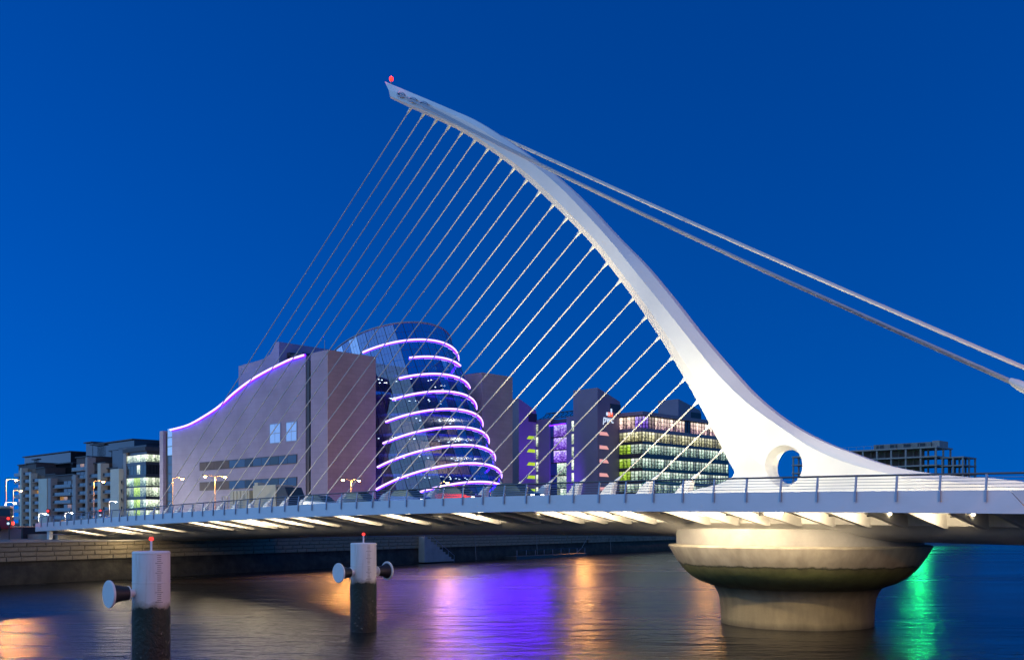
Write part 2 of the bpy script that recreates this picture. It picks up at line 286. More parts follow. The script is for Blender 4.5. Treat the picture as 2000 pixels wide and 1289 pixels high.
# ------------------------------------------------------------------ mesh helpers
class MB:
    def __init__(s): s.v = []; s.f = []
    def add(s, vs, fs):
        o = len(s.v); s.v += [tuple(p) for p in vs]; s.f += [tuple(i + o for i in f) for f in fs]; return s
    def box(s, x0, x1, y0, y1, z0, z1):
        if x0 > x1: x0, x1 = x1, x0
        if y0 > y1: y0, y1 = y1, y0
        if z0 > z1: z0, z1 = z1, z0
        return s.add([(x0, y0, z0), (x1, y0, z0), (x1, y1, z0), (x0, y1, z0), (x0, y0, z1), (x1, y0, z1), (x1, y1, z1), (x0, y1, z1)],
                     [(0, 3, 2, 1), (4, 5, 6, 7), (0, 1, 5, 4), (1, 2, 6, 5), (2, 3, 7, 6), (3, 0, 4, 7)])
    def prism(s, poly, fn, a, b):
        n = len(poly); vs = [fn(p, a) for p in poly] + [fn(p, b) for p in poly]
        return s.add(vs, [tuple(range(n)), tuple(range(2 * n - 1, n - 1, -1))] + [(i, i + n, (i + 1) % n + n, (i + 1) % n) for i in range(n)])
    def loft(s, rings, cap=True):
        n = len(rings[0]); vs = [p for r in rings for p in r]; fs = []
        for k in range(len(rings) - 1):
            for i in range(n): fs.append((k * n + i, k * n + (i + 1) % n, (k + 1) * n + (i + 1) % n, (k + 1) * n + i))
        if cap: fs += [tuple(range(n - 1, -1, -1)), tuple(range((len(rings) - 1) * n, len(rings) * n))]
        return s.add(vs, fs)
    def tube(s, pts, r, n=8):
        pts = [Vector(p) for p in pts]; rs = r if isinstance(r, (list, tuple)) else [r] * len(pts); rings = []
        for i, p in enumerate(pts):
            d = (pts[min(i + 1, len(pts) - 1)] - pts[max(i - 1, 0)]).normalized()
            up = Vector((0, 0, 1)) if abs(d.z) < 0.95 else Vector((1, 0, 0))
            a = d.cross(up).normalized(); b = d.cross(a)
            rings.append([p + (a * math.cos(2 * math.pi * k / n) + b * math.sin(2 * math.pi * k / n)) * rs[i] for k in range(n)])
        return s.loft(rings)
    def lathe(s, prof, n=48, c=(0, 0, 0)):
        return s.loft([[(c[0] + r * math.cos(2 * math.pi * k / n), c[1] + r * math.sin(2 * math.pi * k / n), c[2] + z) for k in range(n)] for r, z in prof])
    def mesh(s, name):
        me = bpy.data.meshes.new(name); me.from_pydata(s.v, [], s.f); me.validate()
        bm = bmesh.new(); bm.from_mesh(me); bmesh.ops.recalc_face_normals(bm, faces=bm.faces); bm.to_mesh(me); bm.free()
        return me
    def build(s, name, mat, parent=None, smooth=None, loc=(0, 0, 0), rotz=0.0, bevel=0.0):
        me = s.mesh(name)
        if bevel:
            bm = bmesh.new(); bm.from_mesh(me); bmesh.ops.bevel(bm, geom=bm.edges[:], offset=bevel, segments=2, affect='EDGES', profile=0.6); bm.to_mesh(me); bm.free()
        if smooth is not None:
            me.shade_smooth(); me.set_sharp_from_angle(angle=RAD(smooth))
        return place(name, me, mat, parent, loc, rotz)
def place(name, me, mat, parent=None, loc=(0, 0, 0), rotz=0.0):
    if isinstance(mat, str): mat = MATS[mat]
    if not me.materials: me.materials.append(mat)
    o = bpy.data.objects.new(name, me); C.objects.link(o); o.parent = parent; o.location = loc; o.rotation_euler = (0, 0, rotz)
    if me.materials[0] is not mat:
        o.material_slots[0].link = 'OBJECT'; o.material_slots[0].material = mat
    return o
def tag(o, label, cat, group=None):
    o['label'] = label; o['category'] = cat
    if group: o['group'] = group
    return o
def thing(name, label, cat, loc, rotz=0.0, group=None):
    o = bpy.data.objects.new(name, None); C.objects.link(o); o.empty_display_size = 0.5
    o.location = loc; o.rotation_euler = (0, 0, rotz); return tag(o, label, cat, group)
def lamp(kind, parent, loc, power, col, radius=0.1, target=None, spot=None, blend=0.6):
    l = bpy.data.lights.new('lamp_light', kind); l.energy = power; l.color = col; l.shadow_soft_size = radius
    o = bpy.data.objects.new('lamp_light', l); C.objects.link(o); o.parent = parent; o.location = loc
    if spot: l.spot_size = RAD(spot); l.spot_blend = blend
    if target is not None: o.rotation_euler = (Vector(target) - Vector(loc)).to_track_quat('-Z', 'Y').to_euler()
    return o
UZ = lambda p, t: (p[0], t, p[1])       # polygon in (u, z) extruded along t
TZ = lambda p, u: (u, p[0], p[1])       # polygon in (t, z) extruded along u
UT = lambda p, z: (p[0], p[1], z)
def structure(o): o['kind'] = 'structure'; return o
def frange(a, b, n): return [a + (b - a) * i / (n - 1) for i in range(n)]

# ------------------------------------------------------------------ setting: water, banks
w = MB(); w.add([(-1500, -400, 0), (4000, -400, 0), (4000, 4000, 0), (-1500, 4000, 0)], [(0, 1, 2, 3)])
structure(w.build('water', 'river_water'))
QX, QY = 0.5745, 0.8185                                   # direction of the north quay
QP = Vector((-52.8, 100.4, 0)); QN = Vector((-QY, QX, 0))   # QN points inland
def Q(s, inland=0.0, z=0.0): p = QP + Vector((QX, QY, 0)) * s + QN * inland; return Vector((p.x, p.y, z))
QTOP = 4.4
g = MB(); g.add([Q(-400, 0.6, QTOP), Q(4500, 0.6, QTOP), Q(4500, 3500, QTOP), Q(-400, 3500, QTOP)], [(0, 1, 2, 3)])
structure(g.build('north_bank_ground', 'ground_paving'))
quay = thing('quay_wall', 'dark stone quay wall along the far bank under the bridge', 'wall', Q(0), math.atan2(QY, QX))
m = MB(); m.box(-400, 4500, 0.25, 3.0, -1.5, QTOP - 0.01); m.build('wall_core', 'quay_lower', quay)
# weedy, ragged tide foot in front of the core
m = MB(); rows = []
for i in range(420):
    s = -60 + i * 0.8
    top = 1.9 + 0.35 * math.sin(s * 0.21) + random.uniform(-0.18, 0.18)
    rows.append([(s, 0.0 + random.uniform(-0.1, 0.06), -0.6), (s, -0.12 + random.uniform(-0.14, 0.08), 0.5), (s, 0.02 + random.uniform(-0.1, 0.05), 1.2), (s, 0.24, top), (s, 0.6, top - 0.2), (s, 0.6, -0.6)])
m.loft(rows); m.build('weed_belt', 'quay_lower', quay, smooth=50)
st = MB(); st.box(0, 1, 0, 0.3, 0, 1); stone_me = None
stone_meshes = []
for k in range(5):
    q = MB(); L = 1.0; q.box(-0.5, 0.5, 0, 0.34, 0, 1)
    me = q.mesh('stone'); bm = bmesh.new(); bm.from_mesh(me)
    bmesh.ops.bevel(bm, geom=bm.edges[:], offset=0.04, segments=1, affect='EDGES')
    for v in bm.verts:
        v.co.y += random.uniform(-0.02, 0.02)
    bm.to_mesh(me); bm.free(); me.materials.append(MATS['quay_stone']); stone_meshes.append(me)
n_st = 0
for c in range(4):
    z0 = QTOP - 0.42 - 0.52 * c; s = -9 - (c % 2) * 0.9
    while s < 118 and n_st < 298:
        L = random.uniform(1.35, 2.2)
        o = place('stone', stone_meshes[n_st % 5], 'quay_stone', quay, (s + L / 2, 0.0 + random.uniform(-0.03, 0.03), z0)); o.scale = (L - 0.05, 1, 0.36 if c == 0 else 0.47); n_st += 1
        s += L
m = MB()
for c in range(4):
    z0 = QTOP - 0.42 - 0.52 * c; s = 119.0
    while s < 420:
        L = random.uniform(1.6, 2.6); m.box(s, s + L - 0.05, 0.0 + random.uniform(-0.03, 0.03), 0.3, z0, z0 + (0.36 if c == 0 else 0.47)); s += L
o = m.build('distant_courses', 'quay_stone', quay); o['kind'] = 'stuff'
m = MB(); m.box(-400, 4500, -0.08, 0.7, QTOP - 0.04, QTOP + 0.1); m.build('coping', 'concrete', quay)
# stone stair running down the wall beyond the second dolphin
m = MB(); s0 = 66.0
for k in range(10): m.box(s0 + k * 0.75, s0 + (k + 1) * 0.75, -1.3, -0.06, 0.2, QTOP - 0.15 - k * 0.42)
m.build('stair', 'concrete', quay)
m = MB(); m.tube([(s0, -1.3, QTOP + 0.9), (s0 + 7.5, -1.3, QTOP - 3.3)], 0.035, 6)
for k in range(6): m.tube([(s0 + k * 1.5, -1.3, QTOP - 0.15 - k * 0.84 - 0.3), (s0 + k * 1.5, -1.3, QTOP + 0.9 - k * 0.84)], 0.03, 6)
m.build('stair_handrail', 'rail_steel', quay)
m = MB()
for s_ in (81.0, 100.0, 128.0):
    m.tube([(s_, -0.15, 0.1), (s_ - 0.4, -0.12, 4.4)], 0.05, 6)
m.build('mooring_pole', 'pole_steel', quay)

# south bank behind the camera
m = MB(); m.box(-300, 300, -260, -31.5, -1.5, 4.8)
so = m.build('south_quay_ground', 'ground_paving', None, loc=W(0, 0, 0), rotz=ANG); structure(so)

# ------------------------------------------------------------------ the bridge
T0, T1 = -30.0, 98.8
ZP = [(-45, 7.35), (-30, 7.68), (-17, 7.93), (-6, 8.09), (4, 8.2), (14.6, 8.26), (31.4, 8.12), (43, 7.92), (55.6, 7.64), (70, 7.26), (84, 6.84), (98.8, 6.40), (115, 5.9)]
def zt(t):
    for i in range(1, len(ZP) - 2):
        if t <= ZP[i + 1][0] or i == len(ZP) - 3:
            (a, za), (b, zb), (c, zc_), (d, zd) = ZP[i - 1], ZP[i], ZP[i + 1], ZP[i + 2]
            x = (t - b) / (c - b); m1 = (zc_ - za) / (c - a) * (c - b); m2 = (zd - zb) / (d - b) * (c - b)
            return (2 * x ** 3 - 3 * x * x + 1) * zb + (x ** 3 - 2 * x * x + x) * m1 + (-2 * x ** 3 + 3 * x * x) * zc_ + (x ** 3 - x * x) * m2
bridge = thing('cable_stayed_bridge', 'white cable-stayed swing bridge with a curved harp pylon over the river', 'bridge', W(0, 0, 0), ANG)
TS = frange(T0, T1, 45)
def sweep(poly, name, mat, ts=TS, smooth=None, parent=None):
    m = MB(); m.loft([[(u, t, zt(t) + z) for u, z in poly] for t in ts]); return m.build(name, mat, parent or bridge, smooth=smooth)
sweep([(-11.3, -0.30), (11.3, -0.30), (11.3, -0.60), (-11.3, -0.60)], 'deck_slab', 'asphalt')
for s in (-1, 1):
    sweep([(s * 7.6, -0.297), (s * 11.25, -0.297), (s * 11.25, -0.16), (s * 7.6, -0.16)], 'footway', 'paving')
sweep([(-0.9, -0.297), (0.9, -0.297), (0.9, -0.12), (-0.9, -0.12)], 'median_kerb', 'white_steel')
half = [(-11.3, -0.605), (-11.3, -0.66), (-6.3, -0.80), (-6.2, -1.70), (-5.4, -2.05), (-4.4, -2.36), (-3.2, -2.58), (-1.8, -2.70)]
sweep(half + [(-u, z) for u, z in reversed(half)], 'box_girder', 'soffit_steel', smooth=28)
# road markings
m = MB()
for u in (-3.9, 3.9):
    t = T0 + 1
    while t < T1 - 3:
        m.add([(u - 0.06, t, zt(t) - 0.292), (u + 0.06, t, zt(t) - 0.292), (u + 0.06, t + 2, zt(t + 2) - 0.292), (u - 0.06, t + 2, zt(t + 2) - 0.292)], [(0, 1, 2, 3)]); t += 6
pmat('road_paint', (0.7, 0.7, 0.68), 0.7)
m.build('lane_marking', 'road_paint', bridge)
# edge fascias: near side split at the nose joint beside the tail of the pylon
JT, JB = -16.4, -17.3
for s in (-1, 1):
    for a, b in ((T0, None), (None, T1)):
        ts = frange(a if a is not None else JT, b if b is not None else JT, 34 if b else 10)
        rings = []
        for i, t in enumerate(ts):
            tt, tb = t, t
            if a is None and i == 0: tt, tb = JT + 0.02, JB + 0.02
            if b is None and i == len(ts) - 1: tt, tb = JT - 0.02, JB - 0.02
            out = 0.0 if a is None else (0.10 if s < 0 else 0.0)
            ring = []
            for u, z, q in ((11.42, 0.0, tt), (11.52, 0.0, tt), (11.56 - out, -1.05, tb), (11.42 - out, -1.06, tb), (11.34, -0.98, tb)):
                ring.append((s * u, q, zt(q) + z))
            rings.append(ring)
        m = MB(); m.loft(rings); m.build('fascia', 'fascia_paint', bridge, smooth=20)
# ribs
STEP = 2.04
rib_poly = [(-11.33, -0.68), (-11.36, -1.04), (-6.6, -1.83), (-6.1, -1.83), (-6.1, -0.84)]
rib_me = {}
for s in (-1, 1):
    q = MB(); q.prism([(-s * u, z) for u, z in rib_poly], UZ, -0.13, 0.13); rib_me[s] = q.mesh('rib')
LIT = {2, 3, 4, 5, 9, 13, 16, 19, 21, 23, 24, 26, 28, 33, 36, 38, 39, 43, 0, -1, -2, -4, -5, -7}
lk = MB(); lk.lathe([(0.05, 0), (0.06, 0.02), (0.06, 0.10), (0.03, 0.14)], 10); soffit_me = lk.mesh('soffit_lamp')
lk = MB(); lk.box(-1.3, 1.3, -0.05, 0.05, -0.04, 0.04); strip_me = lk.mesh('strip_lamp')
for k in range(-15, 50):
    t = 2.63 + STEP * k
    if not (T0 + 0.3 < t < T1 - 0.5): continue
    for s in (-1, 1): place('rib', rib_me[s], 'soffit_steel', bridge, (0, t, zt(t)))
for k in sorted(LIT):
    t = 2.63 + STEP * (k - 1) + 0.24
    for s in (-1, 1):
        if s > 0: continue
        o = place('strip_lamp', strip_me, 'dark_metal', bridge, (s * 9.0, t, zt(t) - 1.22))
        l = lamp('AREA', o, (0, 0.09, 0.0), 21.0 if k > 5 else 17.0, (1.0, 0.80, 0.53), target=(0, 1.6, -0.22))
        l.data.shape = 'RECTANGLE'; l.data.size = 2.5; l.data.size_y = 0.1
        lamp('POINT', o, (-s * -0.2, 0.75, -0.28), 13.0 if k > 5 else 5.0, (1.0, 0.80, 0.53), 0.25)  # extra point light added below the strip to brighten the girder underside
for k in (-3, -6, -8, 6, 11):
    t = 2.63 + STEP * k - 0.2
    place('soffit_lamp', soffit_me, 'lamp_warm', bridge, (-8.6, t, zt(t) - 1.15))
# railings
def post_mesh(s):
    q = MB()
    q.prism([(s * 11.57, -0.52), (s * 11.64, -0.52), (s * 11.62, 0.0), (s * 11.50, 0.74), (s * 11.43, 0.74), (s * 11.53, 0.0)], UZ, -0.045, 0.045)
    return q.mesh('railing_post')
for s in (-1, 1):
    pm = post_mesh(s)
    for k in range(-15, 50):
        t = 2.93 + STEP * k
        if T0 + 0.2 < t < T1 - 0.3: place('railing_post', pm, 'rail_steel', bridge, (0, t, zt(t)))
    m = MB(); m.tube([(s * 11.46, t, zt(t) + 0.76) for t in TS], 0.05, 8); m.build('handrail', 'handrail_steel', bridge, smooth=60)
    for z in (0.14, 0.29, 0.44, 0.59):
        m = MB(); m.tube([(s * (11.53 - 0.12 * z), t, zt(t) + z) for t in TS], 0.017, 6); m.build('rail_wire', 'rail_steel', bridge)

# ---- pylon: front edge, side ridge and back edge traced along its curve
KEYS = [((764, 193), (759, 177), (754, 161)), ((801, 211), (812, 194), (819, 188)), ((852, 234), (870, 218), (876, 212)), ((902, 258), (922, 243), (930, 236)),
        ((952, 290), (975, 276), (985, 270)), ((1004, 328), (1030, 314), (1041, 309)), ((1054, 373), (1081, 354), (1094, 350)), ((1108, 425), (1135, 408), (1151, 403)),
        ((1160, 479), (1190, 468), (1209, 465)), ((1212, 545), (1246, 537), (1264, 521)), ((1263, 616), (1301, 605), (1319, 587)), ((1314, 695), (1355, 673), (1374, 657)),
        ((1364, 781), (1408, 738), (1430, 722)), ((1389, 827), (1462, 789), (1483, 778)), ((1414, 874), (1530, 838), (1546, 827)), ((1428, 902), (1590, 877), (1610, 862)),
        ((1437, 917), (1650, 902), (1668, 885)), ((1438, 925), (1710, 919), (1730, 907)), ((1430, 935), (1770, 931), (1797, 921)), ((1402, 947), (1850, 940), (1875, 930)),
        ((1352, 960), (1950, 950), (1980, 938))]
NK = len(KEYS)
def catmull(P, sub):
    out = []
    for i in range(len(P) - 1):
        p0, p1, p2, p3 = P[max(i - 1, 0)], P[i], P[i + 1], P[min(i + 2, len(P) - 1)]
        for j in range(sub):
            x = j / sub
            out.append(tuple(0.5 * (2 * b + (c - a) * x + (2 * a - 5 * b + 4 * c - d) * x * x + (3 * b - a - 3 * c + d) * x ** 3) for a, b, c, d in zip(p0, p1, p2, p3)))
    out.append(tuple(P[-1])); return out
sec = []
for i, (f, r, b) in enumerate(KEYS):
    q = i / (NK - 1)
    w2 = 0.42 + 0.5 * min(1, q / 0.6); a = 0.12 + 0.22 * q; bb = 0.16 + 0.24 * q
    F_, R_, B_ = at_u(*f, 0.0), at_u(*r, -w2), at_u(*b, 0.0)
    w1 = a + (w2 - a) * 0.85; S_ = at_u(f[0] + (r[0] - f[0]) * 0.27, f[1] + (r[1] - f[1]) * 0.27, -w1)
    sec.append((*F_, *R_, *B_, w2, a, bb, *S_, w1))
t_, z_ = sec[-1][4], 0
sec.append((sec[-1][0] + 0.9, zt(8) - 0.3, sec[-1][2] - 6.0, zt(-12) - 0.29, sec[-1][4] - 6.0, zt(-12) - 0.28, 0.95, 0.34, 0.4, sec[-1][9] - 1.0, zt(4) - 0.3, 0.85))
FRONT = [(s_[0], s_[1]) for s_ in sec]
sec = catmull(sec, 5)
rings = []
for ft, fz, rt, rz, bt, bz, w2, a, bb, st_, sz, w1 in sec:
    rings.append([(-a, ft, fz), (-w1, st_, sz), (-w2, rt, rz), (-bb, bt, bz), (bb, bt, bz), (w2, rt, rz), (w1, st_, sz), (a, ft, fz)])
m = MB(); m.loft(rings); py = m.build('pylon', 'white_steel', bridge)
# the round eye through its foot
(ht, hz) = at_u(1529, 910, -0.9)
q = MB(); n = 48; rr = 1.30
q.loft([[(uu, ht + r0 * math.cos(2 * math.pi * k / n), hz + r0 * math.sin(2 * math.pi * k / n)) for k in range(n)] for uu, r0 in ((-2.2, 1.95), (-0.92, 1.36), (-0.2, 1.10), (0.2, 1.10), (0.92, 1.36), (2.2, 1.95))])
cut = q.build('eye_cutter', 'white_steel', bridge)
bo = py.modifiers.new('eye', 'BOOLEAN'); bo.operation = 'DIFFERENCE'; bo.object = cut; bo.solver = 'EXACT'
bpy.context.view_layer.update()
me = bpy.data.meshes.new_from_object(py.evaluated_get(bpy.context.evaluated_depsgraph_get()))
py.modifiers.clear(); py.data = me; me.name = 'pylon'
bpy.data.objects.remove(cut)
me.shade_smooth(); me.set_sharp_from_angle(angle=RAD(13))
if not me.materials: me.materials.append(MATS['white_steel'])

# aircraft beacon on the tip
bt_, bz_ = at_u(764, 166, 0.0)
m = MB(); m.tube([(0, bt_, bz_ - 0.6), (0, bt_, bz_ + 0.35)], 0.06, 8); bc = m.build('beacon_post', 'pole_steel', bridge)
m = MB(); m.lathe([(0.05, 0), (0.17, 0.05), (0.19, 0.2), (0.17, 0.36), (0.06, 0.44)], 16, (0, bt_, bz_ + 0.33)); o = m.build('beacon_lens', 'lens_red', bc, smooth=60)
lamp('POINT', o, (0, bt_ - 0.0, bz_ + 0.95), 14.0, (1, 0.05, 0.08), 0.12)

# ---- fore stays
TOPS = [(801.6, 212.7), (826.8, 223.8), (852, 234.9), (877, 247), (902.4, 259), (927.7, 274), (952.9, 291), (979, 309.5), (1004.3, 328.7), (1029.5, 350.9), (1054.7, 374),
        (1081.5, 399), (1107.5, 425.5), (1133.5, 452), (1160.4, 480), (1186.5, 513), (1212.5, 546.8), (1238.6, 581), (1263.8, 617), (1289.8, 656), (1314.6, 696), (1339.3, 738), (1364.5, 782), (1389.3, 827.8), (1414.5, 875.6)]
fin_poly = [(0.30, -0.28), (0.02, 0.55), (-0.12, 1.12), (0.02, 1.30), (0.30, 1.26), (0.72, 0.95), (1.25, 0.42), (1.75, -0.05), (1.95, -0.28)]
def fin_mesh():
    q = MB(); rings_ = []
    cx, cz = 0.7, 0.3
    for u, f in ((-0.28, 0.86), (-0.20, 1.0), (0.20, 1.0), (0.28, 0.86)):
        rings_.append([(u, cx + (p[0] - cx) * f, cz + (p[1] - cz) * f if p[1] > -0.2 else -0.28) for p in fin_poly])
    q.loft(rings_); return q.mesh('anchor_fin')
fin_me = fin_mesh(); fin_me.shade_smooth(); fin_me.set_sharp_from_angle(angle=RAD(25))
for i, p in enumerate(TOPS):
    k = 24 - i
    tb = 8.0 + 3.43 * k; zb = zt(tb) + 1.22
    t1, z1 = at_u(*p, 0.0)
    A = Vector((0, tb, zb)); B = Vector((0, t1, z1)); d = (B - A).normalized()
    m = MB(); m.tube([A, B], 0.050, 8); cb = m.build('stay_cable', 'cable_sheath', bridge, smooth=60)
    m = MB(); m.tube([B + d * 0.35, B - d * 0.1, B - d * 0.45, B - d * 0.6], [0.14, 0.14, 0.09, 0.062], 10); m.build('upper_socket', 'white_steel', cb, smooth=40)
    m = MB(); m.tube([A - d * 0.3, A + d * 0.2, A + d * 0.6, A + d * 0.8], [0.15, 0.15, 0.09, 0.062], 10); m.build('lower_socket', 'white_steel', cb, smooth=40)
    o = place('anchor_fin', fin_me, 'white_steel', bridge, (0, tb, zt(tb)))
    sc_ = 1.0 if k < 16 else 0.92
    o.scale = (1, sc_, 1)
# ---- back stays: three strands each side from lugs near the tip to the tail anchors
LUGS = [(783, 184), (808, 196), (832, 206)]
for s in (-1, 1):
    for j, p in enumerate(LUGS):
        t1, z1 = at_u(p[0], p[1] + 1, -0.5)
        top = Vector((s * (0.72 + 0.14 * (j - 1)), t1, z1 + 0.05 * (j - 1) + (0.25 if s > 0 else 0)))
        end = Vector((s * (6.0 + 0.16 * (j - 1)), -15.2, (13.25 if s < 0 else 13.95) + 0.066 * (j - 1)))
        d = (end - top).normalized(); sag = [0.0, -0.28, -0.42, -0.28, 0.0]
        pts = [top + (end - top) * (q / 8) + Vector((0, 0, -0.42 * (1 - (2 * q / 8 - 1) ** 2) * (1 if s < 0 else 0.5))) for q in range(9)]
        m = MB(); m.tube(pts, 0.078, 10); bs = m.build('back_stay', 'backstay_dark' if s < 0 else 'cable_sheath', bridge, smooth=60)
        # oval lug the strand loops through
        q = MB(); n = 20; ring_pts = [top + Vector((s * 0.02, 0, 0)) + Vector((-s * 0.1, 0.5 * math.cos(2 * math.pi * k / n), 0.17 * math.sin(2 * math.pi * k / n) + 0.22 * math.cos(2 * math.pi * k / n))) for k in range(n + 1)]
        q.tube(ring_pts, 0.10, 8); q.build('cable_lug', 'rail_steel', bs, smooth=60)
        m = MB(); m.tube([end - d * 0.5, end - d * 0.1, end + d * 0.8], [0.12, 0.2, 0.24], 10); m.build('tail_socket', 'white_steel', bs, smooth=40)
    e0 = Vector((s * 6.0, -15.6, 12.9))
    m = MB()
    ring2 = []
    for q_, hw, th in ((0.0, 0.34, 0.16), (0.25, 0.55, 0.22), (1.0, 1.1, 0.4)):
        c_ = e0 + Vector((0, -9.0, 12.9 and (zt(-24.6) - 0.3 - 12.9))) * q_
        ring2.append([(c_.x - th, c_.y + hw * 0.5, c_.z - hw), (c_.x + th, c_.y + hw * 0.5, c_.z - hw), (c_.x + th, c_.y - hw * 0.5, c_.z + hw * 0.8), (c_.x - th, c_.y - hw * 0.5, c_.z + hw * 0.8)])
    m.loft(ring2); m.build('tail_anchor', 'white_steel', bridge)
# ---- assumed floodlights, set out of sight, that wash the pylon and the fins
def flood(u, t, aim, power, spot=70, col=(1.0, 0.88, 0.58)):
    m = MB(); m.box(-0.2, 0.2, -0.12, 0.12, 0.0, 0.28); m.lathe([(0.05, -0.01), (0.05, 0)], 8)
    o = m.build('floodlight', 'dark_metal', bridge, loc=(u, t, zt(t) - 0.29))
    q = MB(); q.box(-0.17, 0.17, -0.09, 0.09, 0.285, 0.30); q.build('flood_lens', 'lamp_warm', o)
    base = Vector((u, t, zt(t) + 0.30))
    lamp('SPOT', o, (0, 0, 0.36), power, col, 0.04, Vector(aim) - Vector((u, t, zt(t) - 0.29)), spot, 0.9)
for s in (-1, 1):
    flood(s * 9.6, 9.0, (0, 9, 18), 1250, 95)
    flood(s * 9.6, -6.0, (0, -2, 11), 480, 110)
    flood(s * 9.6, 2.0, (0, 4, 14), 560, 110)
    flood(s * 9.0, -15.0, (0, -14, 9.0), 560, 130)
    flood(s * 8.6, 22.0, (0, 22, 30), 2300, 75)
    for t in () if s > 0 else (12, 19, 27, 35, 43, 51, 59, 67, 76, 86):
        flood(s * 7.0, t, (0, t - 0.5, zt(t) + 1.6), 150, 130)

# ------------------------------------------------------------------ pier under the pylon
pier = thing('bridge_pier', 'round flared concrete pier with green tide stain carrying the bridge', 'pier', W(0, 0, 0), ANG)
m = MB(); prof = [(4.86, -2.0), (4.84, 0.0), (4.86, 0.9), (4.95, 1.7), (5.12, 2.1), (5.42, 2.38), (5.85, 2.55), (6.4, 2.72), (6.96, 3.05), (7.5, 3.52), (7.85, 3.98), (8.15, 4.42), (8.5, 5.0), (8.47, 5.06), (8.36, 5.09), (8.05, 5.12)]
prof = [(r * (0.985 if r < 5.3 else 0.962), z) for r, z in prof]
m.loft([[(r * math.cos(2 * math.pi * k / 96), r * math.sin(2 * math.pi * k / 96), z) for k in range(96)] for r, z in prof]); m.build('bowl', 'pier_concrete', pier, smooth=30)
m = MB(); m.lathe([(7.66, 5.05), (7.66, 5.95), (7.6, 6.1), (7.45, 6.15)], 96); m.build('bearing_drum', 'concrete', pier, smooth=30)
m = MB(); m.box(-1.3, -0.2, 7.3, 7.7, 5.75, 6.12); m.build('access_hatch', 'dark_frame', pier)
# lamps under the deck that wash the pier
for (u, t, p_) in ((-10.9, 5.5, 160), (-11.0, 0.6, 180), (-10.9, -4.6, 225)):
    z = zt(t) - 1.15
    o = place('soffit_lamp', soffit_me, 'lamp_warm', bridge, (u, t, z))
    lamp('SPOT', o, (0, 0, -0.12), p_, (1.0, 0.80, 0.52), 0.1, (0 - u * 0.45, 0.0 - t * 0.35, 4.6 - z), 125, 0.9)

# south abutment at the right edge
ab = thing('south_abutment', 'dark concrete abutment under the deck at the right edge', 'abutment', W(-22, 0, 0), ANG)
m = MB(); m.prism([(-9, -1), (9, -1), (9, 5.0), (-9, 5.0)], UZ, -9.4, 3.4); m.build('abutment_block', 'concrete', ab, bevel=0.15)
m = MB(); m.box(-8.2, 8.2, -9.0, 3.2, 5.0, 5.22); m.build('bearing_shelf', 'concrete', ab)
na = thing('north_abutment', 'low dark concrete abutment under the far left end of the bridge', 'abutment', W(100, 0, 0), ANG)
m = MB(); m.box(-10.6, 10.6, -6, 6, 4.0, 4.95); m.build('abutment_block', 'concrete', na)
m = MB(); m.box(-11.2, 11.2, 4.1, 30, 4.0, 5.9); m.build('road_ramp', 'asphalt', na)
m = MB(); m.box(-11.3, -10.9, -5.2, -4.4, 4.3, 5.6); m.build('bearing_post', 'white_steel', na)
pw = tu(*at_d(40, 1040, 118)[:2])
m = MB(); m.prism([(-30, 4.3), (-11.6, 4.3), (-11.6, 5.6), (-16, 6.9), (-30, 6.9)], UZ, 0, 0.8)
o = m.build('parapet_wall', 'concrete', None, loc=W(103.5, 0, 0), rotz=ANG); tag(o, 'grey concrete parapet wall at the left end of the bridge', 'wall')

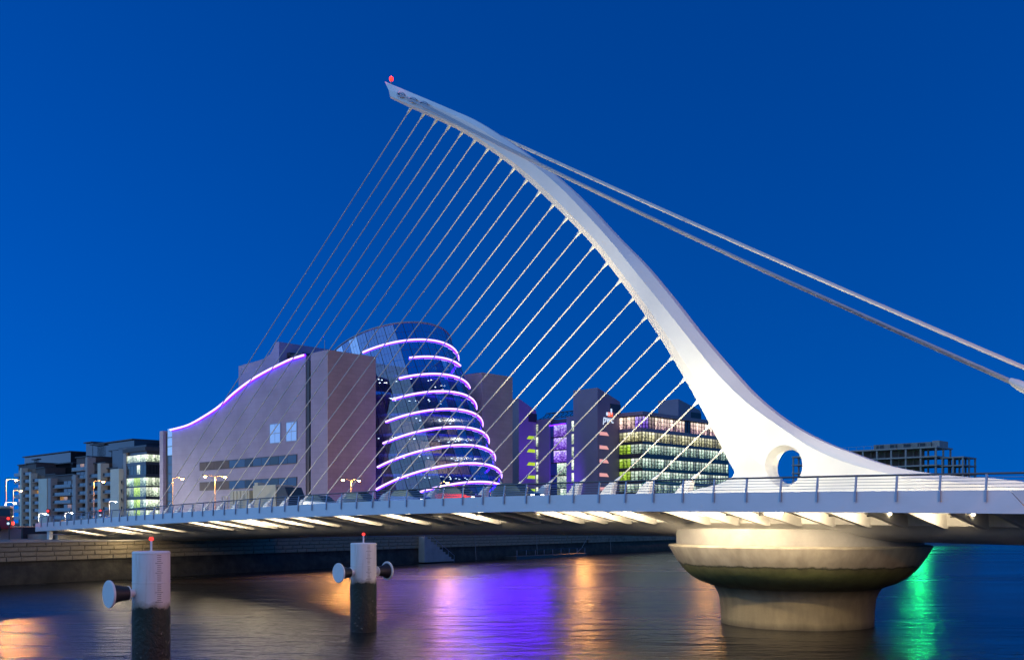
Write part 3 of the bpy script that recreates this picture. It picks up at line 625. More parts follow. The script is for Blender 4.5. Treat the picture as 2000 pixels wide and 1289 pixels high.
# ------------------------------------------------------------------ fender dolphins
def dolphin(px, D, label, sides, gauge):
    p = at_d(px, 1100, D)
    d_ = thing('fender_dolphin', label, 'dolphin', (p.x, p.y, 0), ANG, 'fender dolphins standing in the river')
    r = 0.765
    m = MB(); m.lathe([(r, -2), (r + 0.02, 0.0), (r + 0.015, 1.4), (r + 0.01, 2.9), (r, 3.05), (r, 5.24), (r - 0.03, 5.28)], 48); m.build('pile', 'dolphin_paint', d_, smooth=30)
    m = MB(); m.tube([(0.0, 0.0, 5.27), (0, 0, 5.75)], 0.045, 8); m.lathe([(0.13, 5.27), (0.13, 5.30), (0.05, 5.31)], 12); lp = m.build('lamp_post', 'white_steel', d_)
    m = MB(); m.lathe([(0.07, 5.74), (0.09, 5.77), (0.09, 5.84), (0.05, 5.88)], 14); o = m.build('red_lens', 'lens_red', lp, smooth=50)
    lamp('POINT', o, (0, 0, 6.05), 0.5, (1, 0.05, 0.03), 0.06)
    for zs2 in (3.95, 5.18):
        m = MB(); m.lathe([(r + 0.001, zs2), (r + 0.012, zs2 + 0.012), (r + 0.012, zs2 + 0.028), (r + 0.001, zs2 + 0.04)], 48); m.build('weld_seam', 'dolphin_paint', d_)
    zf = 3.55
    for s in sides:
        def disc(prof): return [[(s * x, r_ * math.cos(2 * math.pi * k / 40), zf + r_ * math.sin(2 * math.pi * k / 40)) for k in range(40)] for x, r_ in prof]
        m = MB(); m.loft(disc([(0.70, 0.16), (1.0, 0.17)])); fd = m.build('fender_arm', 'white_steel', d_, smooth=30)
        m = MB(); m.loft(disc([(0.98, 0.30), (1.02, 0.30), (1.03, 0.27)])); m.build('back_plate', 'white_steel', fd, smooth=30)
        m = MB(); m.loft(disc([(1.03, 0.29), (1.2, 0.30), (1.5, 0.36), (1.75, 0.47)])); m.build('rubber_cone', 'rubber', fd, smooth=40)
        m = MB(); m.loft(disc([(1.75, 0.56), (1.77, 0.575), (1.83, 0.575), (1.85, 0.555)])); m.build('fender_disc', 'white_steel', fd, smooth=30)
    if gauge:
        m = MB()
        for k in range(26):
            z = 3.15 + k * 0.082
            ww = 0.22 if k % 5 == 0 else 0.15
            a0 = math.atan2(-p.y, -p.x) - ANG + 0.42
            pts_ = []
            for q in range(4):
                a = a0 + (q / 3 - 0.5) * ww / r * (1.5 if k % 5 == 0 else 1.2)
                pts_.append(((r + 0.004) * math.cos(a), (r + 0.004) * math.sin(a)))
            for q in range(3):
                (x0, y0), (x1, y1) = pts_[q], pts_[q + 1]
                m.add([(x0, y0, z), (x1, y1, z), (x1, y1, z + 0.018), (x0, y0, z + 0.018)], [(0, 1, 2, 3)])
        o = m.build('tide_gauge_mark', 'dark_metal', d_); o['kind'] = 'stuff'
dolphin(295.5, 41.3, 'nearer white pile dolphin with one fender disc and tide scale', (-1,), True)
dolphin(710, 58.2, 'farther white pile dolphin with fender discs on both sides', (-1, 1), True)

# ------------------------------------------------------------------ convention hall with the tilted glass drum
GZ = QTOP
CT, CU = 141.0, 62.7
hall = thing('convention_hall', 'grey stone hall with tilted glass drum ringed by violet light bands', 'building', W(CT, CU, GZ), ANG)
def hx(px, py, up=0.0):     # pixel to (t', z') on the west wall plane u' = up
    t, z = at_u(px, py, CU + up); return t - CT, z - GZ
CURVE = [(336, 840.5), (370, 831), (400.7, 814.6), (431, 794.5), (461, 768), (491.4, 745), (521.7, 727), (552, 711.8), (572, 702.7), (597, 695)]
cv = catmull([hx(*p) for p in CURVE], 4)
tA, tB = cv[-1][0], cv[0][0]
m = MB(); m.prism([(tA, 0)] + list(reversed(cv)) + [(tB, 0)], TZ, 0.0, 12.6); m.build('west_wall', 'ccd_granite_west', hall)
m = MB(); m.tube([(-0.22, t, z + 0.12) for t, z in cv], 0.30, 8); ls = m.build('roof_light_band', 'led_violet', hall, smooth=60)
m = MB(); m.tube([(-0.50, t, z + 0.12) for t, z in cv], 0.20, 8); m.build('light_tube', 'led_core', ls, smooth=60)
ls['label'] = 'violet light band following the wavy roof edge'
# corner block and the glazed slot between
tS = hx(607, 800)[0]; zc = hx(640, 683)[1]
m = MB(); m.prism([(0, 0), (tS, 0), (tS, zc), (0, zc)], TZ, 0.0, 12.6); m.build('corner_block', 'ccd_granite_west', hall)
m = MB(); m.prism([(0.0, 0), (12.75, 0), (12.75, zc + 0.01), (0.0, zc + 0.01)], UZ, -0.12, -0.004); m.build('south_wall', 'ccd_granite_south', hall)
m = MB(); m.box(0.9, 12.0, tS + 0.01, tA - 0.01, 0, zc - 1.5); m.build('slot_backing', 'dark_frame', hall)
zz = 0.4; k = 0
while zz < zc - 3:
    m = MB(); m.box(0.55, 0.62, tS + 0.05, tA - 1.3, zz, zz + 2.5); m.build('slot_pane', ['window_teal', 'window_blue', 'window_skyblue', 'window_teal', 'window_skyblue', 'window_blue', 'window_skyblue'][k % 7], hall); zz += 2.65; k += 1
m = MB(); m.box(0.1, 0.9, tA - 1.25, tA - 0.02, 0, zc - 1.4); m.build('slot_jamb', 'dark_frame', hall)
# glazed end bay at the far left
m = MB(); m.box(0.6, 12, tB + 0.02, tB + 6.2, 0, cv[0][1] - 0.4); m.build('end_bay', 'dark_frame', hall)
for k in range(11):
    m = MB(); m.box(0.45, 0.55, tB + 0.1, tB + 3.4, 0.6 + k * 2.4, 0.6 + k * 2.4 + 2.2); m.build('end_pane', 'window_blue' if k < 8 else 'window_skyblue', hall)
m = MB(); m.box(-0.3, 1.0, tB + 4.4, tB + 6.4, 0, cv[0][1] + 0.2); m.build('end_pier', 'ccd_granite_west', hall)
# window squares and ribbon windows, frames proud of the stone
for x0, x1, y0, y1 in ((528, 548, 829, 864), (560, 580, 825.5, 860)):
    (ta, za), (tb, zb) = hx(x0, y0), hx(x1, y1)
    m = MB(); m.box(-0.10, 0.05, tb - 0.15, ta + 0.15, zb - 0.15, za + 0.15); fr = m.build('square_window_frame', 'rail_steel', hall)
    for a in range(2):
        for b in range(2):
            m = MB(); w_, h_ = (ta - tb) / 2, (za - zb) / 2
            m.box(-0.14, -0.101, tb + a * w_ + 0.08, tb + (a + 1) * w_ - 0.08, zb + b * h_ + 0.08, zb + (b + 1) * h_ - 0.08); m.build('pane', 'window_skyblue', fr)
for yl0, yl1, yr0, yr1 in ((906.7, 921, 884.5, 900.7), (945.5, 959.5, 928.5, 946)):
    (ta, z1), (tb, z2) = hx(390.6, yl0), hx(580, yr0); zlo = hx(390.6, yl1)[1]; z1 = (z1 + z2) / 2; zlo = (zlo + hx(580, yr1)[1]) / 2
    m = MB(); m.box(-0.08, 0.05, tb - 0.12, ta + 0.12, zlo - 0.12, z1 + 0.12); fr = m.build('ribbon_window_frame', 'dark_frame', hall)
    nn = 12
    for a in range(nn):
        w_ = (ta - tb) / nn
        m = MB(); m.box(-0.12, -0.081, tb + a * w_ + 0.07, tb + (a + 1) * w_ - 0.07, zlo + 0.06, z1 - 0.06); m.build('pane', ['window_blue', 'window_blue', 'window_teal', 'window_blue', 'window_blue', 'window_dark'][a % 6] if a < 8 else 'apartment_wall', fr)
# set-back stage tower with its curved fin and roof plant
pts = [hx(466, 715, 7), hx(515, 701, 7), hx(527, 692, 7), hx(534, 680, 7), hx(538, 668, 7), hx(545, 667.5, 7)]
bz_ = hx(500, 770, 7)[1]
m = MB(); m.prism([(pts[0][0], bz_)] + pts + [(pts[-1][0], bz_)], TZ, 7.0, 34.0); m.build('stage_tower', 'ccd_granite_west', hall)
m = MB()
a_ = hx(566, 688, 9); m.box(9, 22, a_[0], pts[-1][0] - 0.3, bz_, a_[1]); m.build('roof_plant', 'roof_dark', hall)
m = MB(); a_ = hx(590, 692, 9); m.box(9, 16, a_[0], a_[0] + 6, bz_, a_[1] + 0.4); m.build('roof_plant', 'dark_metal', hall)
m = MB(); mt = hx(634, 664, 2); m.tube([(2, mt[0], zc - 0.2), (2.1, mt[0] + 0.1, mt[1])], 0.07, 6); m.build('antenna', 'pole_steel', hall)
# body behind the drum and the east wing
uE = at_t(1010, 735, CT)[0] - CU; zE = at_t(1010, 735, CT)[1] - GZ
m = MB(); m.box(12.61, uE - 0.5, 26, 66, 0, 34); m.build('rear_body', 'ccd_granite_west', hall)
m = MB(); m.box(47.2, uE, 1.6, 30, 0, zE); m.build('east_wing', 'ccd_granite_south', hall)
m = MB(); m.box(49.0, 54.0, 5.0, 18, zE, zE + 0.5); m.build('roof_edge', 'dark_frame', hall)
# ---- drum
dt0, du0, dz0, dR, dth, dtap, dtl = 138.073, 93.208, 1.772, 17.686, 0.414, 0.041, 0.391
def drum_pt(s, phi, rad=1.0):
    r = (dR - dtap * s) * rad
    ct, cz = dt0 + s * math.sin(dth), dz0 + s * math.cos(dth)
    return (du0 - CU + r * math.cos(phi), ct - CT - r * math.sin(phi) * math.cos(dtl), cz - GZ + r * math.sin(phi) * math.sin(dtl))
S_RING = [7.708 + 4.66 * k for k in range(9)]; S_TOP = 49.96
lev = [1.0] + S_RING + [S_TOP]
phis = frange(math.pi * 1.06, -math.pi * 0.06, 25)
drum = MB()
for a in range(len(lev) - 1):
    for b in range(24):
        ds = 0.06; dp = 0.004
        c = [drum_pt(lev[a] + ds, phis[b] - dp), drum_pt(lev[a] + ds, phis[b + 1] + dp), drum_pt(lev[a + 1] - ds, phis[b + 1] + dp), drum_pt(lev[a + 1] - ds, phis[b] - dp)]
        i_ = [drum_pt(lev[a] + ds, phis[b] - dp, 0.993), drum_pt(lev[a] + ds, phis[b + 1] + dp, 0.993), drum_pt(lev[a + 1] - ds, phis[b + 1] + dp, 0.993), drum_pt(lev[a + 1] - ds, phis[b] - dp, 0.993)]
        if c[0][2] < 0 and c[3][2] < 0.5: continue
        m = MB(); m.add(c, [(0, 1, 2, 3)]); m.build('drum_pane', 'drum_glass', hall)
# mullions, one bar for each joint line
for b in range(25):
    m = MB(); m.tube([drum_pt(s, phis[b], 0.99) for s in lev], 0.09, 5); m.build('mullion', 'dark_metal', hall)
bars = frange(math.pi * 1.06, -math.pi * 0.06, 73)
for a in range(len(lev) - 1):
    m = MB()
    for b in range(73):
        if b % 3: m.tube([drum_pt(lev[a], bars[b], 0.997), drum_pt(lev[a + 1], bars[b], 0.997)], 0.035, 4)
    sm_ = (lev[a] + lev[a + 1]) / 2; m.tube([drum_pt(sm_, p, 0.997) for p in bars], 0.04, 4)
    o = m.build('glazing_bar', 'dark_metal', hall); o['kind'] = 'stuff'
for k, s in enumerate(S_RING):
    # ring ends where the drum meets the front walls (t' = 0)
    ph = [p for p in frange(math.pi * 1.02, -0.12, 60) if drum_pt(s, p)[1] < 0.6 and drum_pt(s, p)[2] > 0.6]
    if k == 8: ph = [p for p in frange(math.pi * 0.86, -0.12, 60)]
    m = MB(); m.tube([drum_pt(s, p, 1.006) for p in ph], 0.27, 7); lr = m.build('drum_light_ring', 'led_violet', hall, smooth=60)
    m = MB(); m.tube([drum_pt(s, p, 1.020) for p in ph], 0.20, 7); m.build('light_tube', 'led_core', lr, smooth=60)
m = MB(); m.tube([drum_pt(S_TOP, p, 1.0) for p in frange(0, 2 * math.pi, 72)], 0.22, 7); m.build('drum_rim', 'slab_concrete', hall, smooth=60)
# floors, core wall and downlights seen through the glass
for k in range(8):
    z = 3.2 + k * 4.6
    s = (z + GZ - dz0) / math.cos(dth); ct = dt0 + s * math.sin(dth) - CT; r = (dR - dtap * s) * 0.93
    m = MB(); n = 40
    ring_ = [(du0 - CU + r * math.cos(2 * math.pi * j / n), max(min(ct + r / math.cos(dth) * math.sin(2 * math.pi * j / n), 25), ct - r)) for j in range(n)]
    m.prism(ring_, UT, z, z + 0.45); m.build('floor_slab', 'interior_slab', hall)
    m = MB()
    for j in range(16):
        aa = math.pi + math.pi * (random.random()); q = random.uniform(0.35, 0.92)
        x, y = du0 - CU + r * q * math.cos(aa), ct + r * q * math.sin(aa)
        m.box(x - 0.14, x + 0.14, y - 0.14, y + 0.14, z - 0.06, z - 0.01)
    o = m.build('downlight', 'downlight', hall); o['kind'] = 'stuff'
    m = MB(); yy = ct - r * 0.12
    for j in range(7):
        x0 = du0 - CU - r * 0.8 + j * r * 1.6 / 7
        if (j * 5 + k * 3) % 7 in (0, 1, 3, 5): m = MB(); m.box(x0 + 0.1, x0 + r * 1.6 / 7 - 0.1, yy, yy + 0.4, z + 0.5, z + 4.4); m.build('atrium_panel', 'interior_panel', hall)
for k in (0, 2, 3, 4):
    z = 3.2 + k * 4.6; s = (z + GZ - dz0) / math.cos(dth); ct = dt0 + s * math.sin(dth) - CT
    lamp('POINT', hall, (du0 - CU + 4, ct - 9, z + 3.4), 300, (1.0, 0.75, 0.5), 1.2)

# unseen luminous violet canopy, added to strengthen the violet reflection on the water
cn = thing('entrance_canopy', 'violet lit entrance canopy at the foot of the glass drum, behind the deck', 'canopy', W(CT - 24, du0 - 4, GZ), ANG)
m = MB(); m.box(-17, 17, 0, 7, 4.2, 4.6); m.build('canopy_roof', 'dark_frame', cn)
emat('canopy_violet', (0.10, 0.001, 1.0), 4.0, True)
for k in range(12): m = MB(); m.box(-17 + k * 34 / 12 + 0.1, -17 + (k + 1) * 34 / 12 - 0.1, -0.12, -0.02, 1.2, 4.1); m.build('light_panel', 'canopy_violet', cn)
for x in (-15, -5, 5, 15): m = MB(); m.tube([(x, 3.5, 0), (x, 3.5, 4.2)], 0.2, 8); m.build('column', 'pole_steel', cn)

# ------------------------------------------------------------------ office block with wedge towers
PT, PU = 135.0, 165.8
office = thing('office_block', 'dark stone office block with wedge towers and rows of lit floors', 'building', W(PT, PU, GZ), ANG)
def oz(py, D=276.0): return EYE + (HOR - py) / FPX * D - GZ
uR = at_t(1423, 900, PT)[0] - PU
rows = [(812, 835, 'lit_top'), (842, 861, 'lit_yellow'), (866.5, 885, 'lit_green'), (894, 912.6, 'lit_green'), (919, 938, 'lit_green'), (944.5, 961, 'lit_green'), (968, 988, 'lit_green'), (995, 1012, 'lit_green')]
zr = oz(803)
m = MB(); m.box(0.4, uR - 0.4, 0.5, 30, 0, zr - 0.6); m.build('office_core', 'spandrel', office)
m = MB(); m.box(-0.3, uR + 0.3, -0.3, 30.2, zr - 1.0, zr); m.build('parapet', 'pwc_stone', office)
for j, (ya, yb, mt) in enumerate(rows):
    za, zb = oz(ya), oz(yb)
    znext = oz(rows[j + 1][0]) if j + 1 < len(rows) else 0
    m = MB(); m.box(-0.05, uR + 0.05, -0.05, 9.0, znext + 0.02, zb - 0.02); m.build('floor_band', 'spandrel' if j else 'pwc_stone', office)
    nn = 30; w_ = (uR) / nn
    for a in range(nn):
        mm = mt
        if j == 0 and a in (0, 1): mm = 'lit_violet'
        if j == 0 and 14 <= a <= 15: mm = 'spandrel'
        if j == 0 and a > 15 and a % 3: mm = 'lit_top'
        m = MB(); m.box(a * w_ + 0.08, (a + 1) * w_ - 0.08, 0.20, 0.28, zb + 0.05, za - 0.05); m.build('pane', mm, office)
    for a in range(6):
        w2 = 8.4 / 6
        mm = mt
        if j == 0: mm = 'lit_violet' if a < 2 else 'lit_top'
        if j in (2, 3, 4) and a >= 3: mm = 'lit_lime'
        m = MB(); m.box(0.20, 0.28, a * w2 + 0.08, (a + 1) * w2 - 0.08, zb + 0.05, za - 0.05); m.build('pane', mm, office)
    for q_ in (0.33, 0.68):
        zq = zb + (za - zb) * q_; m = MB(); m.box(0.05, uR - 0.05, 0.10, 0.16, zq, zq + 0.11); m.build('transom', 'dark_frame', office)
        m = MB(); m.box(0.10, 0.16, 0.2, 8.4, zq, zq + 0.11); m.build('transom', 'dark_frame', office)
m = MB(); 
for a in range(31): m = MB(); m.box(a * uR / 30 - 0.05, a * uR / 30 + 0.05, 0.02, 0.3, 0, zr - 1.01); m.build('mullion', 'dark_frame', office)
for a in range(1, 7): m = MB(); m.box(0.02, 0.3, a * 1.4 - 0.07, a * 1.4 + 0.07, 0, zr - 1.01); m.build('mullion', 'dark_frame', office)
# wedge towers: (u0, u1, t, apex z, eave z)
def wedge(u0, u1, t, za, zb, dep, slit, slit_mat, mat='pwc_stone'):
    m = MB(); m.prism([(u0, 0), (u1, 0), (u1, zb), (u0, za)], UZ, t, t + dep); m.build('wedge_tower', mat, office)
    um = u0 + (u1 - u0) * 0.55
    m = MB(); m.prism([(um, zb - 3.4), (u1 + 0.25, zb - 3.4), (u1 + 0.25, zb - 0.9), (um, zb - 0.9)], UZ, t - 0.08, t + dep * 0.9); m.build('tower_louvre', 'dark_frame', office)
    for k in range(slit):
        z = oz(849 + 27 * k, 275)
        x0 = u0 + (u1 - u0) * 0.30 if slit_mat == 'glow_pink' else u0 + (u1 - u0) * 0.45
        x0 = u0 + 0.9 if slit_mat == 'glow_pink' else x0
        ln = 4.2 if slit_mat == 'glow_pink' else 3.6
        poly = [(x0, z), (x0 + ln, z), (x0 + ln - 0.9, z + 0.95), (x0, z + 1.0)] if slit_mat == 'glow_pink' else [(x0, z), (x0 + ln, z), (x0 + ln, z + 0.95), (x0 + 0.9, z + 0.95)]
        m = MB(); m.prism(poly, UZ, t - 0.05, t - 0.012); m.build('slit_window', slit_mat, office)
wedge(156.0 - PU, 166.3 - PU, 8.4, oz(757, 275), oz(781, 278), 9.0, 5, 'glow_pink')
wedge(148.5 - PU, 156.0 - PU, 32.0, oz(778, 286), oz(800, 288), 8.0, 5, 'glow_lime')
uu0 = at_t(1325, 800, PT + 16)[0] - PU
wedge(uu0, uu0 + 13, 16.0, at_t(1325, 779, PT + 16)[1] - GZ, at_t(1376, 803, PT + 16)[1] - GZ, 8.0, 0, 'glow_pink')
# west range between the towers, with the glazed hall and the lattice roof light
xw = 156.0 - PU
for (ta, tb_, mt) in ((17.4, 20.0, 'pwc_stone'), (26.6, 32.0, 'pwc_stone')):
    m = MB(); m.box(xw, xw + 30, ta, tb_, 0, oz(812, 280)); m.build('west_range_wall', mt, office)
m = MB(); m.box(xw + 0.6, xw + 30, 20.0, 26.6, 0, oz(815, 280)); m.build('glazed_hall_core', 'spandrel', office)
for r_ in range(8):
    for a in range(5):
        z = 1.0 + r_ * 3.75
        mm = ('lit_green' if a < 3 else 'window_blue') if r_ < 5 else ('lit_violet' if a < 4 else 'window_blue')
        m = MB(); m.box(xw + 0.3, xw + 0.36, 20.05 + a * 1.31, 20.05 + (a + 1) * 1.31 - 0.1, z, z + 3.4); m.build('pane', mm, office)
m = MB(); m.tube([(xw - 0.25, 20.2, oz(825, 280)), (xw - 0.25, 26.4, oz(828, 282))], 0.16, 6); m.build('hall_light_band', 'led_violet', office)
for (t0_, n_) in ((17.2, 1), (31.2, 1)):
    for r_ in range(8):
        m = MB(); z = 2.2 + r_ * 3.75; m.box(xw - 0.07, xw - 0.01, t0_, t0_ + 0.75, z, z + 2.9); m.build('stair_window', 'lit_white', office)
m = MB()
tp, tq = 17.4, 31.5; zl = oz(812, 280)
for k in range(9):
    a = tp + (tq - tp) * k / 8; b = a + (tq - tp) / 8
    if k < 8:
        m.tube([(xw + 0.5, a, zl), (xw + 4, b, zl + 2.2)], 0.10, 5); m.tube([(xw + 4, a, zl + 2.2), (xw + 0.5, b, zl)], 0.10, 5)
m.tube([(xw + 0.5, tp, zl + 0.05), (xw + 0.5, tq, zl + 0.05)], 0.15, 6); m.tube([(xw + 4, tp, zl + 2.2), (xw + 4, tq, zl + 2.2)], 0.15, 6)
m.build('roof_lattice', 'window_teal', office)
m = MB(); m.box(-0.4, 0.4, -0.3, 0.3, 0, 0.5); o = m.build('wall_floodlight', 'dark_metal', office, loc=(-16.5, 8, 0.2))  # added violet spot, stands in for the hall's light bands on the rear wedge tower
lamp('SPOT', o, (0, 0, 0.8), 9000, (0.16, 0.02, 1.0), 0.4, (2.5, 24, 32), 60, 0.8)
# sign on the wedge tower
def text(body, size, mat, parent, loc, name, shear=0.0):
    cu = bpy.data.curves.new('txt', 'FONT'); cu.body = body; cu.size = size; cu.extrude = 0.06; cu.shear = shear; cu.align_x = 'LEFT'
    o = bpy.data.objects.new('txt', cu); C.objects.link(o); bpy.context.view_layer.update()
    me = bpy.data.meshes.new_from_object(o.evaluated_get(bpy.context.evaluated_depsgraph_get())); bpy.data.objects.remove(o)
    for v in me.vertices: v.co = (v.co.x, -v.co.z, v.co.y)
    me.materials.clear(); me.name = name
    return place(name, me, mat, parent, loc)
us, zs = at_t(1177, 824, PT + 8.4)
text('pwc', 3.0, 'sign_white', office, (us - PU, 8.30, zs - GZ), 'sign_lettering', 0.15)
for (px, py, w_, h_, mt) in ((1184, 811, 1.6, 0.9, 'sign_white'), (1187, 813, 2.2, 1.2, 'sign_red'), (1192, 809, 0.7, 1.6, 'sign_white')):
    u_, z_ = at_t(px, py, PT + 8.4); m = MB(); m.box(u_ - PU, u_ - PU + w_, 8.28, 8.38, z_ - GZ, z_ - GZ + h_); m.build('sign_block', mt, office)

# ------------------------------------------------------------------ apartment blocks and glazed office on the left
AU = 78.0
def ap(px, py, u=AU): return at_u(px, py, u)
def apartment(label, segs, fins, roof, lit, back):
    t_near = ap(segs[-1][1], 1000)[0]; base = W(t_near, AU, GZ)
    b = thing('apartment_block', label, 'building', base, ANG, 'apartment blocks left of the hall')
    for i, (x0, x1, ytop, setb) in enumerate(segs):
        ta, z = ap(x0, ytop, AU + setb); tb, _ = ap(x1, ytop, AU + setb); z = ap((x0 + x1) / 2, ytop, AU + setb)[1] - GZ
        ta -= t_near; tb -= t_near
        m = MB(); m.box(setb + 0.8, setb + 16, tb, ta, 0, z); m.build('wall', 'apartment_wall', b)
        m = MB(); m.box(setb + 0.3, setb + 16.2, tb - 0.15, ta + 0.15, z, z + 0.35); m.build('roof_slab', 'roof_dark', b)
        nf = int(z // 2.75)
        for f in range(nf):
            zf = f * 2.75 + 0.4
            if zf + 2.6 > z: break
            m = MB(); m.box(setb - 0.9, setb + 0.79, tb + 0.1, ta - 0.1, zf, zf + 0.22); sl = m.build('balcony', 'slab_concrete', b)
            m = MB(); m.box(setb - 0.9, setb - 0.84, tb + 0.1, ta - 0.1, zf + 0.28, zf + 1.25); m.build('balustrade', 'window_teal', sl)
            nw = max(2, int((ta - tb) / 3.2)); w_ = (ta - tb) / nw
            for a in range(nw):
                r_ = random.random()
                mt = 'timber_panel' if r_ < 0.3 else ('window_dark' if r_ < 0.86 else 'window_teal')
                if (i, f, a) in lit or random.random() < 0.045: mt = 'lit_orange'
                m = MB(); m.box(setb + 0.70, setb + 0.78, tb + a * w_ + 0.15, tb + (a + 1) * w_ - 0.15, zf + 0.3, zf + 2.5); m.build('window', mt, b)
    for x0, x1, ytop, mt in fins:
        ta, tb = ap(x0, ytop)[0] - t_near, ap(x1, ytop)[0] - t_near; z = ap((x0 + x1) / 2, ytop)[1] - GZ
        m = MB(); m.box(-1.6, 1.2, tb, ta, 0, z); m.build('fin_wall', mt, b)
    for x0, x1, ytop in roof:
        ta, tb = ap(x0, ytop, AU + 8)[0] - t_near, ap(x1, ytop, AU + 8)[0] - t_near; z = ap((x0 + x1) / 2, ytop, AU + 8)[1] - GZ
        m = MB(); m.box(8, 22, tb, ta, 0, z - 0.4); m.build('penthouse', 'window_dark', b)
        m = MB(); m.box(7.2, 22.4, tb - 0.3, ta + 0.3, z - 0.4, z); m.build('penthouse_roof', 'roof_dark', b)
    return b
apartment('farther apartment block with stepped terraces and pale fins, leftmost building',
          [(32, 49, 908, 0), (49, 66, 905, 0), (66, 84, 914, 0), (84, 106, 927, 0), (106, 143, 928, 0)],
          [(47.5, 50.5, 914, 'cream_render'), (65.5, 69, 924, 'cream_render'), (84, 100.5, 935, 'cream_render'), (102.5, 108, 934, 'slab_concrete')],
          [(48, 138, 886), (66, 76, 896), (83, 142, 905)], {(4, 3, 2), (4, 3, 3)}, 0)
apartment('nearer apartment block with stepped terraces, beside the green lit glass office',
          [(145, 168, 893, 0), (168, 178, 893, 0), (178, 203, 905, 0), (203, 226, 915, 0), (226, 244, 916, 0)],
          [(151, 157, 927, 'slab_concrete'), (176, 180, 893, 'slab_concrete'), (200, 206, 905, 'cream_render'), (225, 242, 916, 'cream_render')],
          [(168, 182, 863), (180, 262, 862), (190, 207, 868), (217, 232, 879)], set(), 0)
# glazed office between the flats and the hall
t_c = ap(285, 900)[0]
gl = thing('glass_office', 'small glass office with green-white lit floors left of the stone hall', 'building', W(t_c, AU, GZ), ANG)
tl = ap(243, 900)[0] - t_c; ur = at_t(322, 900, t_c)[0] - AU
gz = lambda py: EYE + (HOR - py) / FPX * W(t_c, AU).y - GZ
m = MB(); m.box(0.5, ur + 8, 0.5, tl + 10, 0, gz(872)); m.build('core', 'spandrel', gl)
m = MB(); m.box(-0.4, ur + 8, -0.4, tl + 0.5, gz(880), gz(872)); m.build('roof', 'roof_dark', gl)
m = MB(); m.box(2.0, ur + 8, 4, tl + 9, gz(872), gz(866)); m.build('roof_plant', 'dark_metal', gl)
fl = [(887, 901, 'lit_white', 'lit_white'), (907, 925, 'window_teal', 'window_dark'), (932, 948, 'lit_green', 'lit_white'), (951, 969, 'lit_green', 'lit_white'), (975, 992, 'lit_green', 'lit_white'), (996, 1010, 'lit_green', 'lit_white')]
for j, (ya, yb, ml, mr_) in enumerate(fl):
    za, zb = gz(ya), gz(yb)
    zn = gz(fl[j + 1][0]) if j + 1 < len(fl) else 0
    m = MB(); m.box(-0.05, ur + 7, -0.05, tl, zn + 0.02, zb - 0.02); m.build('floor_band', 'spandrel', gl)
    for a in range(7):
        w_ = tl / 7; mm = ml
        if ml == 'lit_green' and a in (2, 3): mm = 'lit_lime'
        if ml == 'window_teal' and a in (2,): mm = 'lit_white'
        m = MB(); m.box(0.1, 0.2, a * w_ + 0.1, (a + 1) * w_ - 0.1, zb, za); m.build('pane', mm, gl)
    for a in range(8):
        w_ = (ur + 2) / 8
        m = MB(); m.box(a * w_ + 0.1, (a + 1) * w_ - 0.1, 0.1, 0.2, zb, za); m.build('pane', mr_, gl)
m = MB(); m.box(-0.2, 1.2, tl - 1.6, tl + 0.4, 0, gz(871)); m.build('stair_wall', 'slab_concrete', gl)

# ------------------------------------------------------------------ unfinished concrete frame on the right
fc = at_d(1829, 1000, 375); ft, fu = tu(fc.x, fc.y)
fb = thing('concrete_frame_building', 'unfinished bare concrete frame of open floors behind the pylon foot', 'building', W(ft, fu, GZ), ANG)
fz = lambda py: EYE + (HOR - py) / FPX * 375 - GZ
tlen = at_u(1630, 900, fu)[0] - ft
ulen = 16.0
zs_ = [fz(871), fz(889.5), fz(906.5), fz(923.5), fz(941), fz(959)]
for z in zs_:
    m = MB(); m.box(-0.6, ulen, -0.4, tlen, z - 0.55, z); m.build('slab', 'frame_concrete', fb)
zz_ = zs_ + [0]
for j in range(len(zs_)):
    for a in range(8):
        for uu in (0.0, 7.5, 15.0):
            y = 0.2 + a * (tlen - 0.8) / 7
            m = MB(); m.box(uu - 0.3, uu + 0.3, y - 0.3, y + 0.3, zz_[j + 1], zs_[j] - 0.551); m.build('column', 'frame_concrete', fb)
    m = MB(); m.box(8.5, 9.0, 8.0, tlen - 6, zz_[j + 1], zs_[j] - 0.552); m.build('block_wall', 'block_wall', fb)
m = MB(); m.box(2, 13, 3, tlen * 0.62, zs_[0], fz(861)); m.build('roof_room', 'block_wall', fb)
m = MB(); m.box(3, 12, -0.0, 2.8, zs_[0], fz(859)); m.build('stair_head', 'frame_concrete', fb)
for a in range(4):
    m = MB(); m.box(1.9, 1.98, 5 + a * 5.5, 8 + a * 5.5, zs_[0] + 0.4, zs_[0] + 1.8); m.build('opening', 'window_dark', fb)
# lower wing to the right and a separate bay seen through the eye of the pylon
zw = [fz(892), fz(908), fz(925), fz(943)]
for j, z in enumerate(zw):
    m = MB(); m.box(3.0, 17.0, -9.0, -0.45, z - 0.5, z); m.build('slab', 'frame_concrete', fb)
    for uu in (3.4, 10, 16.6):
        for y in (-8.6, -5.0, -1.0):
            m = MB(); m.box(uu - 0.3, uu + 0.3, y - 0.3, y + 0.3, (zw[j + 1] if j + 1 < len(zw) else 0), z - 0.501); m.build('column', 'frame_concrete', fb)
